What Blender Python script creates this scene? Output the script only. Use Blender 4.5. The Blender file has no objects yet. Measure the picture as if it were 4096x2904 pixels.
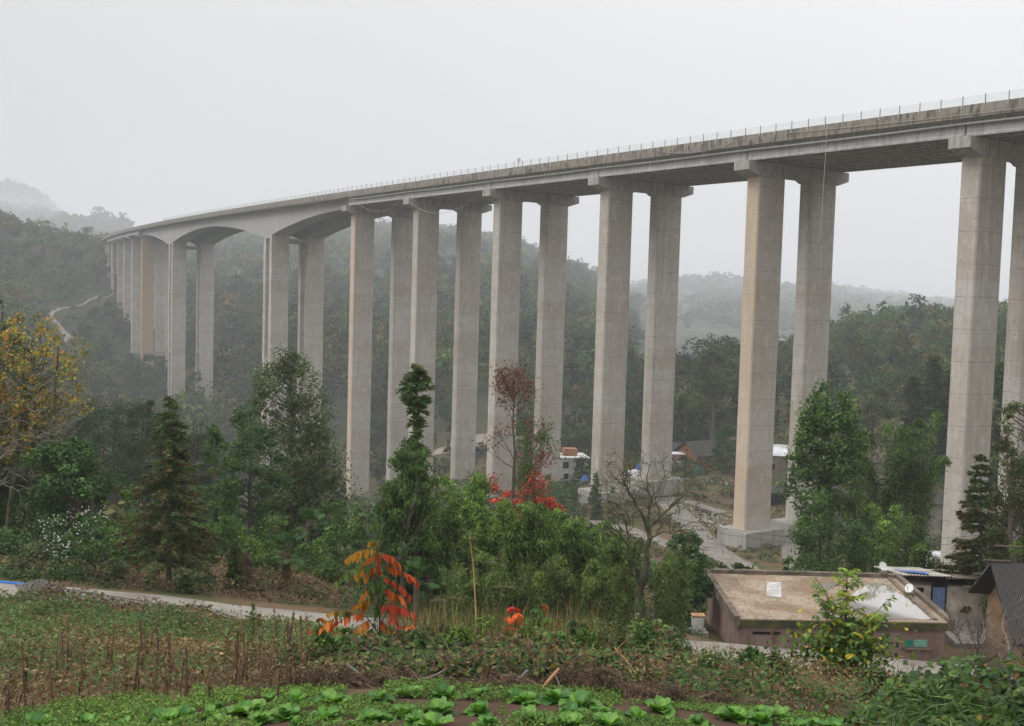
import bpy, math, random
import numpy as np
from mathutils import Matrix, Vector
rng = np.random.default_rng(7)
random.seed(7)
scene = bpy.context.scene
COL = scene.collection

# ------------------------------------------------------------------ camera
F_PX, PITCH, ROLL = 4237.1, 0.06114, 0.02894      # focal length in pixels of a 4096 wide frame
cr, sr, cp, sp = math.cos(ROLL), math.sin(ROLL), math.cos(PITCH), math.sin(PITCH)
R0 = np.array([1., 0, 0]); U0 = np.array([0, sp, cp]); F0 = np.array([0, cp, -sp])
CR = R0*cr + U0*sr; CU = -R0*sr + U0*cr
cd = bpy.data.cameras.new('camera'); cam = bpy.data.objects.new('camera', cd); COL.objects.link(cam)
cd.sensor_width = 36; cd.lens = F_PX/4096*36; cd.clip_start = 0.1; cd.clip_end = 20000
cam.matrix_world = Matrix([[CR[0], CU[0], -F0[0], 0], [CR[1], CU[1], -F0[1], 0], [CR[2], CU[2], -F0[2], 0], [0, 0, 0, 1]])
scene.camera = cam

# ------------------------------------------------------------------ sky, sun, exposure
SUN_EL, SUN_ROT = math.radians(42), math.radians(262)
w = bpy.data.worlds.new('World'); scene.world = w; w.use_nodes = True
nt = w.node_tree; nt.nodes.clear()
out = nt.nodes.new('ShaderNodeOutputWorld'); bg = nt.nodes.new('ShaderNodeBackground')
sky = nt.nodes.new('ShaderNodeTexSky'); sky.sky_type = 'NISHITA'; sky.sun_disc = False
sky.sun_elevation = SUN_EL; sky.sun_rotation = SUN_ROT
hs = nt.nodes.new('ShaderNodeHueSaturation'); hs.inputs['Saturation'].default_value = 0.12
nt.links.new(sky.outputs[0], hs.inputs['Color'])
tc = nt.nodes.new('ShaderNodeTexCoord'); sx = nt.nodes.new('ShaderNodeSeparateXYZ')
nt.links.new(tc.outputs['Generated'], sx.inputs[0])
rp = nt.nodes.new('ShaderNodeValToRGB')          # overcast sky: brighter towards the zenith
rp.color_ramp.elements[0].position = 0.0; rp.color_ramp.elements[0].color = (3.72, 3.66, 3.76, 1)
rp.color_ramp.elements[1].position = 1.0; rp.color_ramp.elements[1].color = (14.3, 14.3, 14.3, 1)
e_ = rp.color_ramp.elements.new(0.10); e_.color = (5.0, 4.93, 4.98, 1)
e_ = rp.color_ramp.elements.new(0.30); e_.color = (6.0, 5.92, 5.9, 1)
nt.links.new(sx.outputs['Z'], rp.inputs[0])
mx = nt.nodes.new('ShaderNodeMix'); mx.data_type = 'RGBA'; mx.inputs['Factor'].default_value = 0.9
nt.links.new(hs.outputs[0], mx.inputs['A']); nt.links.new(rp.outputs[0], mx.inputs['B'])
ns = nt.nodes.new('ShaderNodeTexNoise'); ns.inputs['Scale'].default_value = 1.6; ns.inputs['Detail'].default_value = 5; nt.links.new(tc.outputs['Generated'], ns.inputs['Vector'])
dl = nt.nodes.new('ShaderNodeVectorMath'); dl.operation = 'DOT_PRODUCT'; nt.links.new(tc.outputs['Generated'], dl.inputs[0]); dl.inputs[1].default_value = (.28, 0, .14)
ad = nt.nodes.new('ShaderNodeMath'); ad.operation = 'MULTIPLY_ADD'; nt.links.new(ns.outputs['Fac'], ad.inputs[0]); ad.inputs[1].default_value = .22; nt.links.new(dl.outputs['Value'], ad.inputs[2])
cl = nt.nodes.new('ShaderNodeClamp'); cl.inputs['Min'].default_value = -.2; cl.inputs['Max'].default_value = .3; nt.links.new(ad.outputs[0], cl.inputs['Value'])
sa = nt.nodes.new('ShaderNodeMath'); sa.operation = 'ADD'; nt.links.new(cl.outputs[0], sa.inputs[0]); sa.inputs[1].default_value = .86
vm = nt.nodes.new('ShaderNodeVectorMath'); vm.operation = 'SCALE'; nt.links.new(mx.outputs['Result'], vm.inputs[0]); nt.links.new(sa.outputs[0], vm.inputs['Scale'])
nt.links.new(vm.outputs[0], bg.inputs['Color']); bg.inputs['Strength'].default_value = 0.15
nt.links.new(bg.outputs[0], out.inputs['Surface'])
sd = bpy.data.lights.new('sun', 'SUN'); sd.energy = 2.1; sd.angle = math.radians(32); sd.color = (1, .97, .93)
so = bpy.data.objects.new('sun', sd); COL.objects.link(so)
_d = Vector((math.sin(SUN_ROT)*math.cos(SUN_EL), math.cos(SUN_ROT)*math.cos(SUN_EL), math.sin(SUN_EL)))
so.rotation_euler = _d.to_track_quat('Z', 'Y').to_euler()
scene.view_settings.view_transform = 'Standard'; scene.view_settings.look = 'None'
scene.view_settings.exposure = 0.0; scene.view_settings.gamma = 1.0; scene.view_settings.use_curve_mapping = False
scene.cycles.max_bounces = 6; scene.cycles.diffuse_bounces = 3; scene.cycles.glossy_bounces = 2
scene.cycles.transmission_bounces = 4; scene.cycles.transparent_max_bounces = 10; scene.cycles.volume_bounces = 1
HAZE_DENSITY = 0.00033

# ------------------------------------------------------------------ helpers
def norm(v):
    v = np.asarray(v, float); return v/max(1e-9, np.linalg.norm(v))
def ray(dx, dy):
    """direction (unit horizontal length) through a point of the 2291 x 1624 view of the photo"""
    x = dx/0.55933-2048; y = dy/0.55933-1452
    d = CR*x/F_PX - CU*y/F_PX + F0
    return d/math.hypot(d[0], d[1])
def at(dx, dy, R): return ray(dx, dy)*R
def proj(p):
    p = np.asarray(p, float); d = p@F0
    return (2048+p@CR/d*F_PX)*0.55933, (1452-p@CU/d*F_PX)*0.55933
def hz(x, y, seed=0):
    xi = np.floor(x).astype(np.int64); yi = np.floor(y).astype(np.int64); fx = x-xi; fy = y-yi
    fx = fx*fx*(3-2*fx); fy = fy*fy*(3-2*fy)
    def h(a, b):
        n = (a*374761393+b*668265263+seed*974711) & 0xffffffff
        n = ((n ^ (n >> 13))*1274126177) & 0xffffffff
        return ((n ^ (n >> 16)) & 0xffff)/65535.*2-1
    return (h(xi, yi)*(1-fx)+h(xi+1, yi)*fx)*(1-fy)+(h(xi, yi+1)*(1-fx)+h(xi+1, yi+1)*fx)*fy
def fbm(x, y, seed=0, oct=4):
    t = 0; a = 1; s = 0
    for i in range(oct): t = t+a*hz(x*2**i, y*2**i, seed+i); s += a; a *= .5
    return t/s

class MB:
    def __init__(self): self.v = []; self.n = 0; self.f = []
    def add(self, v, f, mat=0, col=None):
        v = np.asarray(v, float).reshape(-1, 3); f = np.asarray(f, np.int64)
        if f.ndim == 1: f = f.reshape(1, -1)
        self.f.append((f+self.n, mat, col)); self.v.append(v); self.n += len(v); return self
    def hexa(self, c, mat=0, col=None):
        return self.add(c, [[0, 3, 2, 1], [4, 5, 6, 7], [0, 1, 5, 4], [1, 2, 6, 5], [2, 3, 7, 6], [3, 0, 4, 7]], mat, col)
    def box(self, c, s, X=(1, 0, 0), Y=(0, 1, 0), Z=(0, 0, 1), mat=0, col=None):
        c = np.asarray(c, float); X = norm(X)*s[0]/2; Y = norm(Y)*s[1]/2; Z = norm(Z)*s[2]/2
        return self.hexa([c-X-Y-Z, c+X-Y-Z, c+X+Y-Z, c-X+Y-Z, c-X-Y+Z, c+X-Y+Z, c+X+Y+Z, c-X+Y+Z], mat, col)
    def sweep(self, prof, frames, mat=0, cap=True, closed=True):
        """prof (n,z) list; frames list of (origin, N, Z) ; returns swept solid"""
        k = len(prof); V = []
        for o, N, Z in frames:
            for a, b in prof: V.append(np.asarray(o)+np.asarray(N)*a+np.asarray(Z)*b)
        Fq = []; m = len(frames)
        for i in range(m-1):
            for j in range(k if closed else k-1):
                j2 = (j+1) % k; Fq.append([i*k+j, i*k+j2, (i+1)*k+j2, (i+1)*k+j])
        base = self.n; self.add(V, Fq, mat)
        if cap and closed:
            self.f.append((np.array([[base+j for j in range(k)][::-1]]), mat, None))
            self.f.append((np.array([[base+(m-1)*k+j for j in range(k)]]), mat, None))
        return self
    def tube(self, pts, rad, n=6, mat=0, col=None, cap=True):
        pts = np.asarray(pts, float); m = len(pts)
        rad = np.broadcast_to(np.asarray(rad, float), (m,))
        T = np.gradient(pts, axis=0); T /= np.linalg.norm(T, axis=1)[:, None]+1e-9
        ref = np.array([0, 0, 1.]) if abs(T[0][2]) < .9 else np.array([1., 0, 0])
        A = np.cross(T, ref); A /= np.linalg.norm(A, axis=1)[:, None]+1e-9; B = np.cross(T, A)
        th = np.arange(n)/n*2*math.pi
        V = pts[:, None, :]+rad[:, None, None]*(np.cos(th)[None, :, None]*A[:, None]+np.sin(th)[None, :, None]*B[:, None])
        i = np.arange(m-1)[:, None]; j = np.arange(n)[None]; j2 = (j+1) % n
        Fq = np.stack(np.broadcast_arrays(i*n+j, i*n+j2, (i+1)*n+j2, (i+1)*n+j), -1).reshape(-1, 4)
        base = self.n; self.add(V.reshape(-1, 3), Fq, mat, col)
        if cap and n <= 16:
            self.f.append((np.array([[base+k for k in range(n)][::-1]]), mat, col)); self.f.append((np.array([[base+(m-1)*n+k for k in range(n)]]), mat, col))
        return self
    def leaves(self, C, D, L, W, col, N=None, mat=0, fold=0.0):
        """leaf-shaped quads: centres C, direction D, length L, width W"""
        m = len(C); D = D/(np.linalg.norm(D, axis=1)[:, None]+1e-9)
        if N is None: N = rng.normal(size=(m, 3))
        S = np.cross(D, N); S /= np.linalg.norm(S, axis=1)[:, None]+1e-9
        L = np.broadcast_to(L, (m,))[:, None]; W = np.broadcast_to(W, (m,))[:, None]
        a = C-D*L*.5; b = C+S*W*.5-D*L*.05; c = C+D*L*.5; d = C-S*W*.5-D*L*.05
        V = np.stack([a, b, c, d], 1).reshape(-1, 3)
        self.add(V, np.arange(4*m).reshape(-1, 4), mat, col); return self
    def build(self, name, mats, parent=None, smooth=False, loc=None):
        me = bpy.data.meshes.new(name)
        V = np.concatenate(self.v) if self.v else np.zeros((0, 3))
        if loc is not None: V = V-np.asarray(loc, float)
        me.vertices.add(len(V)); me.vertices.foreach_set('co', V.astype(np.float32).ravel())
        loops = np.concatenate([f.ravel() for f, _, _ in self.f]); tot = np.concatenate([np.full(len(f), f.shape[1]) for f, _, _ in self.f])
        me.loops.add(len(loops)); me.loops.foreach_set('vertex_index', loops.astype(np.int32))
        st = np.concatenate([[0], np.cumsum(tot)[:-1]])
        me.polygons.add(len(tot)); me.polygons.foreach_set('loop_start', st.astype(np.int32))
        try: me.polygons.foreach_set('loop_total', tot.astype(np.int32))
        except Exception: pass
        mi = np.concatenate([np.full(len(f), m) for f, m, _ in self.f]); me.polygons.foreach_set('material_index', mi.astype(np.int32))
        me.polygons.foreach_set('use_smooth', np.full(len(tot), smooth))
        if any(c is not None for _, _, c in self.f):
            cs = []
            for f, _, c in self.f:
                if c is None: c = (.5, .5, .5)
                cs.append(np.broadcast_to(np.asarray(c, float), (len(f), 3)))
            cs = np.concatenate(cs); cs = np.concatenate([cs, np.ones((len(cs), 1))], 1)
            a = me.attributes.new('tint', 'FLOAT_COLOR', 'FACE'); a.data.foreach_set('color', cs.astype(np.float32).ravel())
        me.update(calc_edges=True); me.validate()
        for m in (mats if isinstance(mats, (list, tuple)) else [mats]): me.materials.append(m)
        o = bpy.data.objects.new(name, me); COL.objects.link(o)
        if loc is not None: o.location = loc
        if parent is not None:
            o.parent = parent; q = parent; wl_ = Vector((0, 0, 0))
            while q is not None: wl_ = wl_+q.location; q = q.parent
            o.location = -wl_
        return o
def tag(o, label=None, cat=None, group=None, kind=None):
    for k, v in (('label', label), ('category', cat), ('group', group), ('kind', kind)):
        if v is not None: o[k] = v
    return o
def empty(name, loc, label, cat, group=None):
    o = bpy.data.objects.new(name, None); COL.objects.link(o); o.location = tuple(float(c) for c in loc); o.empty_display_size = .5
    return tag(o, label, cat, group)
def copy_tree(o, loc, rot=0., sc=1., label=None, parent=None):
    c = o.copy(); COL.objects.link(c); c.parent = parent
    if parent is None:
        c.location = tuple(loc); c.rotation_euler = (0, 0, rot); c.scale = (sc, sc, sc)
        if label: c['label'] = label
    for ch in o.children: copy_tree(ch, None, parent=c)
    return c

# ------------------------------------------------------------------ materials
class NT:
    def __init__(s, name):
        s.m = bpy.data.materials.new(name); s.m.use_nodes = True; s.t = s.m.node_tree; s.t.nodes.clear()
        s.o = s.t.nodes.new('ShaderNodeOutputMaterial'); s.p = s.t.nodes.new('ShaderNodeBsdfPrincipled'); s.t.links.new(s.p.outputs[0], s.o.inputs[0])
        s.p.inputs['Specular IOR Level'].default_value = .25
    def n(s, typ, **k):
        x = s.t.nodes.new('ShaderNode'+typ)
        for a, b in k.items(): setattr(x, a, b)
        return x
    def l(s, a, b): s.t.links.new(a, b)
    def pos(s, scale=(1, 1, 1), obj=False):
        mp = s.n('Mapping'); mp.inputs['Scale'].default_value = scale
        if obj: s.l(s.n('TexCoord').outputs['Object'], mp.inputs[0])
        else: s.l(s.n('NewGeometry').outputs['Position'], mp.inputs[0])
        return mp.outputs[0]
    def noise(s, vec, scale, detail=4, rough=.55):
        x = s.n('TexNoise'); x.inputs['Scale'].default_value = scale; x.inputs['Detail'].default_value = detail; x.inputs['Roughness'].default_value = rough
        s.l(vec, x.inputs['Vector']); return x.outputs['Fac']
    def ramp(s, fac, stops):
        x = s.n('ValToRGB'); r = x.color_ramp
        for i, (p, c) in enumerate(stops):
            e = r.elements[i] if i < 2 else r.elements.new(p)
            e.position = p; e.color = (*c, 1) if len(c) == 3 else c
        if fac is not None: s.l(fac, x.inputs[0])
        return x.outputs[0]
    def mix(s, fac, a, b, mode='MIX'):
        x = s.n('Mix'); x.data_type = 'RGBA'; x.blend_type = mode
        for v, i in ((fac, 'Factor'), (a, 'A'), (b, 'B')):
            if hasattr(v, 'links'): s.l(v, x.inputs[i] if i != 'Factor' else x.inputs[0])
            elif i == 'Factor': x.inputs[0].default_value = v
            else: x.inputs[i].default_value = (*v, 1)
        return x.outputs['Result']
    def math(s, op, a, b=0.):
        x = s.n('Math'); x.operation = op
        for i, v in enumerate((a, b)):
            if hasattr(v, 'links'): s.l(v, x.inputs[i])
            else: x.inputs[i].default_value = v
        return x.outputs[0]
    def bump(s, h, strength=.3, dist=.05):
        x = s.n('Bump'); x.inputs['Strength'].default_value = strength; x.inputs['Distance'].default_value = dist
        s.l(h, x.inputs['Height']); s.l(x.outputs[0], s.p.inputs['Normal'])
    def base(s, c, rough=.9):
        if hasattr(c, 'links'): s.l(c, s.p.inputs['Base Color'])
        else: s.p.inputs['Base Color'].default_value = (*c, 1)
        s.p.inputs['Roughness'].default_value = rough; return s.m
def g3(v): return (v, v, v)

def concrete(name, base=(.50, .468, .43), lift=4.5, streak=.5, warm=0.0, stain=0.0, joints=True, side=False):
    s = NT(name); p = s.pos()
    sep = s.n('SeparateXYZ'); s.l(p, sep.inputs[0]); z = sep.outputs['Z']
    big = s.noise(p, .18, 4, .6); fine = s.noise(p, 2.2, 5, .65)
    st = s.noise(s.pos((1.6, 1.6, .035)), 1.0, 5, .6)         # vertical rain streaks
    c = s.mix(s.math('MULTIPLY', s.math('SUBTRACT', big, .3), 1.1), tuple(b*.80 for b in base), tuple(b*1.14 for b in base))
    c = s.mix(s.ramp(fine, [(.35, g3(0)), (.7, g3(.35))]), c, tuple(b*.7 for b in base))
    c = s.mix(s.ramp(st, [(.5, g3(0)), (.68, g3(streak))]), c, tuple(b*.55 for b in base))
    c = s.mix(s.ramp(s.noise(s.pos((1.1, 1.1, .05)), 1.3, 4, .6), [(.58, g3(0)), (.72, g3(.35))]), c, tuple(min(1, b*1.35) for b in base))
    if joints:
        oi = s.n('ObjectInfo'); zl = s.math('DIVIDE', s.math('ADD', z, s.math('MULTIPLY', oi.outputs['Random'], 0.6)), lift)
        wn = s.n('TexWhiteNoise', noise_dimensions='2D'); cx = s.n('CombineXYZ')
        s.l(s.math('FLOOR', zl), cx.inputs[0]); s.l(oi.outputs['Random'], cx.inputs[1]); s.l(cx.outputs[0], wn.inputs['Vector'])
        lv = s.mix(wn.outputs['Value'], g3(.86), g3(1.08))
        warmv = s.mix(s.ramp(wn.outputs['Value'], [(0, g3(0)), (1, g3(1))]), (1.06, 1.0, .93), (.985, 1.0, 1.015))
        c = s.mix(.9, c, lv, 'MULTIPLY'); c = s.mix(1.0, c, warmv, 'MULTIPLY')
        fr = s.math('FRACT', zl); ln = s.math('LESS_THAN', s.math('ABSOLUTE', s.math('SUBTRACT', fr, .5)), .010)
        ln = s.math('MULTIPLY', ln, s.ramp(s.noise(p, .9, 3), [(.3, g3(.25)), (.55, g3(.95))]))
        c = s.mix(ln, c, tuple(b*.4 for b in base))
        ln2 = s.math('LESS_THAN', s.math('ABSOLUTE', s.math('SUBTRACT', s.math('FRACT', s.math('MULTIPLY', zl, 3.)), .5)), .012)
        c = s.mix(s.math('MULTIPLY', s.math('MULTIPLY', ln2, .16), s.ramp(s.noise(p, 1.7, 3), [(.4, g3(0)), (.65, g3(1))])), c, tuple(b*.55 for b in base))
        vo = s.n('TexVoronoi'); vo.inputs['Scale'].default_value = .75; s.l(p, vo.inputs['Vector'])
        dots = s.math('LESS_THAN', vo.outputs['Distance'], .10)
        c = s.mix(s.math('MULTIPLY', dots, .6), c, (.11, .075, .055))
        st2 = s.noise(s.pos((2.6, 2.6, .05)), 1.6, 6, .65); c = s.mix(s.ramp(st2, [(.52, g3(0)), (.70, g3(.55))]), c, tuple(b*.6 for b in base))
        bl = s.noise(s.pos((1, 1, .5)), .55, 5, .7); c = s.mix(s.ramp(bl, [(.50, g3(0)), (.66, g3(.6))]), c, (base[0]*.74, base[1]*.67, base[2]*.60)); c = s.mix(s.ramp(s.noise(s.pos((1, 1, .6)), .8, 5, .7), [(.54, g3(0)), (.64, g3(.35))]), c, tuple(min(1, b*1.3) for b in base))
        zz_ = s.math('ABSOLUTE', s.math('SUBTRACT', fr, .36)); tie = s.math('MULTIPLY', s.math('LESS_THAN', zz_, .022), s.ramp(s.noise(s.pos((1, 1, .2)), 3.2, 1), [(.60, g3(0)), (.66, g3(.6))])); c = s.mix(tie, c, (.12, .075, .05))
    if warm:
        wz = s.ramp(s.noise(s.pos((.5, .5, .12)), .8, 3), [(.3, g3(.35*warm)), (.65, g3(warm))])
        if side:                                      # the weathered outer face only
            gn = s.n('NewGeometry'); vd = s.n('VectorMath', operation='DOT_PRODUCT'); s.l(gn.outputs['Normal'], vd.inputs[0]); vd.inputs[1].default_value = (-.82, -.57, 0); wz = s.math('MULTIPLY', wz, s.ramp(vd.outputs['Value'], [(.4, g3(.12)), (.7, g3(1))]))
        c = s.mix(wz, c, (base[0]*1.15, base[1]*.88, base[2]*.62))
    if stain:
        b = s.noise(s.pos((1.5, 1.5, .35)), 1.0, 6, .7)
        c = s.mix(s.ramp(b, [(.48, g3(0)), (.60, g3(stain))]), c, (.055, .048, .042))
        b2 = s.noise(s.pos((.5, .5, .5)), 1.3, 4, .6)
        c = s.mix(s.ramp(b2, [(.5, g3(0)), (.7, g3(stain*.6))]), c, (.30, .21, .13))
    m = s.base(c, .92); s.bump(fine, .25, .06); return m
def plain(name, c, rough=.8, var=.15, scale=3., bump=0., spec=None, dark=None):
    s = NT(name); p = s.pos(); n_ = s.noise(p, scale, 5, .6)
    k = s.mix(s.ramp(n_, [(.3, g3(0)), (.7, g3(1))]), tuple(v*(1-var) for v in c), tuple(min(1, v*(1+var)) for v in c))
    if dark: k = s.mix(s.ramp(s.noise(p, scale*.35, 5, .65), [(.45, g3(0)), (.62, g3(.8))]), k, dark)
    m = s.base(k, rough)
    if bump: s.bump(n_, .5, bump)
    if spec is not None: s.p.inputs['Specular IOR Level'].default_value = spec
    return m
def leafmat(name, trans=.3, rough=.65, spec=.3):
    s = NT(name); a = s.n('Attribute'); a.attribute_name = 'tint'; a.attribute_type = 'GEOMETRY'
    s.l(a.outputs['Color'], s.p.inputs['Base Color']); s.p.inputs['Roughness'].default_value = rough; s.p.inputs['Specular IOR Level'].default_value = spec
    t = s.n('BsdfTranslucent'); k = s.mix(1.0, a.outputs['Color'], (1.15, 1.2, .6), 'MULTIPLY'); s.l(k, t.inputs['Color'])
    m = s.n('MixShader'); m.inputs[0].default_value = trans; s.l(s.p.outputs[0], m.inputs[1]); s.l(t.outputs[0], m.inputs[2]); s.l(m.outputs[0], s.o.inputs[0])
    return s.m
M_LEAF = leafmat('leaf')
M_FAR = leafmat('forest_leaf', .2, .8, .1)
M_BARK = plain('bark', (.10, .085, .065), .95, .35, 9, .02, .1)
M_BARKP = plain('pale_bark', (.27, .25, .21), .95, .3, 9, .02, .1)
M_BARKM = plain('mossy_bark', (.075, .062, .045), .95, .35, 8, .02, .1, (.12, .15, .06))
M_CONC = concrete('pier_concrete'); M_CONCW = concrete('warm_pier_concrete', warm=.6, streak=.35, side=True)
M_CONCO = concrete('ochre_pier_concrete', base=(.38, .33, .27), warm=1.0, streak=.3)
M_CAP = concrete('cap_concrete', (.42, .405, .38), streak=.75, joints=False, stain=.35)
M_GIRD = concrete('girder_concrete', (.46, .46, .455), streak=.6, joints=False, stain=.30)
M_BOX = concrete('box_girder_concrete', (.42, .41, .395), streak=.75, joints=False)
M_PARA = concrete('parapet_concrete', (.28, .255, .225), streak=.6, joints=False, stain=.85)
M_FOOT = concrete('footing_concrete', (.38, .365, .33), streak=.9, joints=False)
# ------------------------------------------------------------------ terrain
# columns: image x -> [(distance, value)]; value < 200: height, otherwise image y of the ground there
def RRf(x): return float(np.interp(x, [0, 650, 1330, 1650, 1850, 2100, 2291], [39.75, 40.25, 43, 45.6, 46.6, 48.3, 50]))
def ZRf(x): y = float(np.interp(x, [0, 200, 300, 380, 650, 850, 1110, 1330, 1650, 1850, 2100, 2291], [1331, 1345, 1350, 1356, 1384, 1402, 1418, 1434, 1462, 1482, 1504, 1520])); return float(ray(max(0, min(2291, x)), y)[2]*RRf(x))
def near(x):
    zr, Rr = ZRf(x), RRf(x)
    f = [(0, -3.7), (9.5, -3.9), (11.3, -4.3), (16, -5.3), (25, -5.3+(zr+5.3)*.40), (Rr-3.2, zr+.5), (Rr-1.6, zr+.05), (Rr-1.35, zr), (Rr+1.45, zr)]
    if x < 1390: f += [(Rr+2.2, zr-.15), (50, zr-.9), (60, zr-3.0), (80, -19.5), (120, -26.5)]
    elif x < 1600: f += [(Rr+2.2, zr-.1), (Rr+5, zr-.7), (58, -16.9), (75, -21), (110, -30)]
    else: f += [(Rr+2.0, zr-.25), (Rr+4, -16.2), (60, -17.3), (75, -21), (110, -30)]
    if x < 800: f += [(200, -45)]
    elif x < 870: f += [(230, -50)]
    else: f += [(160, -40.2), (187, -42.2)]
    return f
COLS = {
 -500: near(0)+[(300, -58), (450, -24), (600, 4), (720, 40), (800, 34), (1000, 10), (2800, 462.), (3300, 100)],
 0: near(0)+[(300, -60), (380, -50), (450, -26), (600, 0), (700, 498.), (800, 32), (1000, 10), (1800, 40), (2800, 464.), (3300, 150)],
 100: near(100)+[(300, -62), (400, -50), (480, -32), (530, 770.), (570, 705.), (640, 620.), (720, 500.), (820, 32), (1000, 10), (1800, 40), (2800, 480.), (3300, 130)],
 165: near(165)+[(300, -62), (400, -56), (480, 812.), (530, 768.), (600, 700.), (680, 620.), (760, 545.), (860, 28), (1000, 10), (2800, 520.), (3300, 100)],
 225: near(225)+[(300, -62), (450, -62), (530, 800.), (616, -38), (692, -21), (768, 2), (830, 22), (890, 40), (960, 42), (1100, 10), (2100, 520.), (2500, 60)],
 300: near(300)+[(320, -64), (450, -66), (540, -62), (616, -45), (654, -37.5), (692, -26), (730, -14), (768, -4), (850, 8), (1100, 20), (2100, 505.), (2500, 80)],
 380: near(380)+[(330, -66), (430, -70), (539, -65), (620, -50), (720, -28), (850, 4), (1050, 570.), (1300, 540.), (1600, 50), (2500, 60)],
 550: near(550)+[(322, -66), (430, -70), (520, -57), (620, -36), (750, -8), (900, 22), (1050, 553.), (1250, 532.), (1600, 50), (2500, 60)],
 700: near(700)+[(322, -63), (400, -66), (480, -52), (600, -28), (750, 0), (900, 30), (1080, 542.), (1300, 522.), (1600, 60), (2500, 60)],
 850: near(850)+[(322, -62), (380, -60), (450, -48), (600, -15), (750, 15), (900, 42), (1080, 530.), (1350, 510.), (1700, 60), (2500, 60)],
 1000: near(1000)+[(252, -50), (330, -52), (400, -44), (520, -22), (650, 8), (800, 38), (950, 550.), (1200, 525.), (1500, 60), (2500, 50)],
 1110: near(1110)+[(252, -47.6), (330, -47), (400, -42), (520, -20), (650, 6), (800, 585.), (950, 558.), (1050, 548.), (1400, 40), (2500, 40)],
 1200: near(1200)+[(232, -43), (262, -48), (330, -49), (420, -38), (550, -14), (700, 8), (820, 612.), (950, 580.), (1050, 578.), (1400, 20), (2500, 20)],
 1330: near(1330)+[(215, -41.5), (236, -40.5), (262, -45), (330, -48), (420, -38), (550, -16), (700, -2), (820, 640.), (920, 628.), (1100, 0), (1700, 665.), (2500, 660.), (3000, -30)],
 1450: near(1450)+[(222, -40.5), (262, -43), (300, -45), (340, -40), (400, -28), (450, -35), (600, -60), (900, -40), (1300, 715.), (1700, 655.), (2000, 648.), (2600, 0)],
 1560: near(1560)+[(225, -40), (300, -44), (330, -39), (390, 805.), (450, -34), (700, -60), (1100, -30), (1500, 670.), (1800, 622.), (2100, 20), (2600, 0)],
 1650: near(1650)+[(198, -41), (260, -41), (320, -36), (390, 795.), (450, -30), (700, -60), (1100, -30), (1500, 680.), (1800, 642.), (2100, 0), (2600, 650.), (3000, -20)],
 1800: near(1800)+[(196, -40.5), (230, -39), (270, -38), (330, -32), (450, -22), (560, 762.), (640, 755.), (720, -30), (1100, -40), (1700, 660.), (2000, 650.), (2600, 650.), (3000, -20)],
 1950: near(1950)+[(190, -40), (230, -38), (290, -32), (400, -18), (520, 735.), (600, 730.), (700, -20), (1100, -40), (1900, 680.), (2600, 662.), (3000, -20)],
 2120: near(2120)+[(190, -40), (250, -34), (320, -24), (430, -15), (540, 738.), (620, 735.), (720, -20), (1100, -40), (1900, 700.), (2600, 682.), (3000, -20)],
 2291: near(2291)+[(190, -40), (250, -34), (320, -24), (430, -15), (540, 715.), (620, 712.), (720, -20), (1100, -40), (1900, 705.), (2600, 690.), (3000, -20)],
 2800: near(2800)+[(190, -40), (250, -34), (320, -24), (430, -15), (540, -6), (620, -8), (720, -20), (1100, -40), (2600, 0), (3000, -20)]}
LR = np.linspace(math.log(4), math.log(6500), 520)
def push(c, R, v):
    # hills behind the bridge stand farther off, seen at the same height
    if c < 200 and 460 < R < 1000: return R*1.16, (v if v >= 200 else v*1.16)
    if c < 330: R0_, k = 1500., 2.6
    elif c < 720: R0_, k = 660., 2.1
    elif c <= 1330: R0_, k = 440., 2.0
    else: R0_, k = 800., 2.45
    if R <= R0_: return R, v
    R2 = R0_+(R-R0_)*k; return R2, (v if v >= 200 else v*R2/R)
cx_ = np.array(sorted(COLS)); PR = []
for c in cx_:
    Rs = []; Zs = []
    for R, v in COLS[c]:
        R, v = push(c, R, v)
        Rs.append(math.log(max(R, 3.))); Zs.append(v if v < 200 else ray(min(max(c, -100), 2391), v)[2]*R)
    Rs.append(math.log(5600)); Zs.append(-30)
    PR.append(np.interp(LR, Rs, Zs))
PR = np.array(PR); AZC = np.array([math.atan2(*ray(c, 1050)[:2]) for c in cx_])
AZG = np.linspace(AZC[0], AZC[-1], 300); ZG = np.array([[0.]*0]*0)
ZG = np.stack([np.interp(AZG, AZC, PR[:, k]) for k in range(len(LR))], 1)
def gsm(a, sg, axis):
    k = np.arange(-int(3*sg)-1, int(3*sg)+2); g = np.exp(-.5*(k/sg)**2); g /= g.sum(); pad = [(0, 0), (0, 0)]; pad[axis] = (len(k)//2,)*2
    return np.apply_along_axis(lambda q: np.convolve(q, g, 'valid'), axis, np.pad(a, pad, mode='edge'))
_sa = gsm(ZG, 4.0, 0); ZG = _sa; _sb = gsm(ZG, 3.0, 1)
_w = 1/(1+np.exp(-(LR-math.log(70))*6)); ZG = ZG*(1-_w)+_sb*_w
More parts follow.
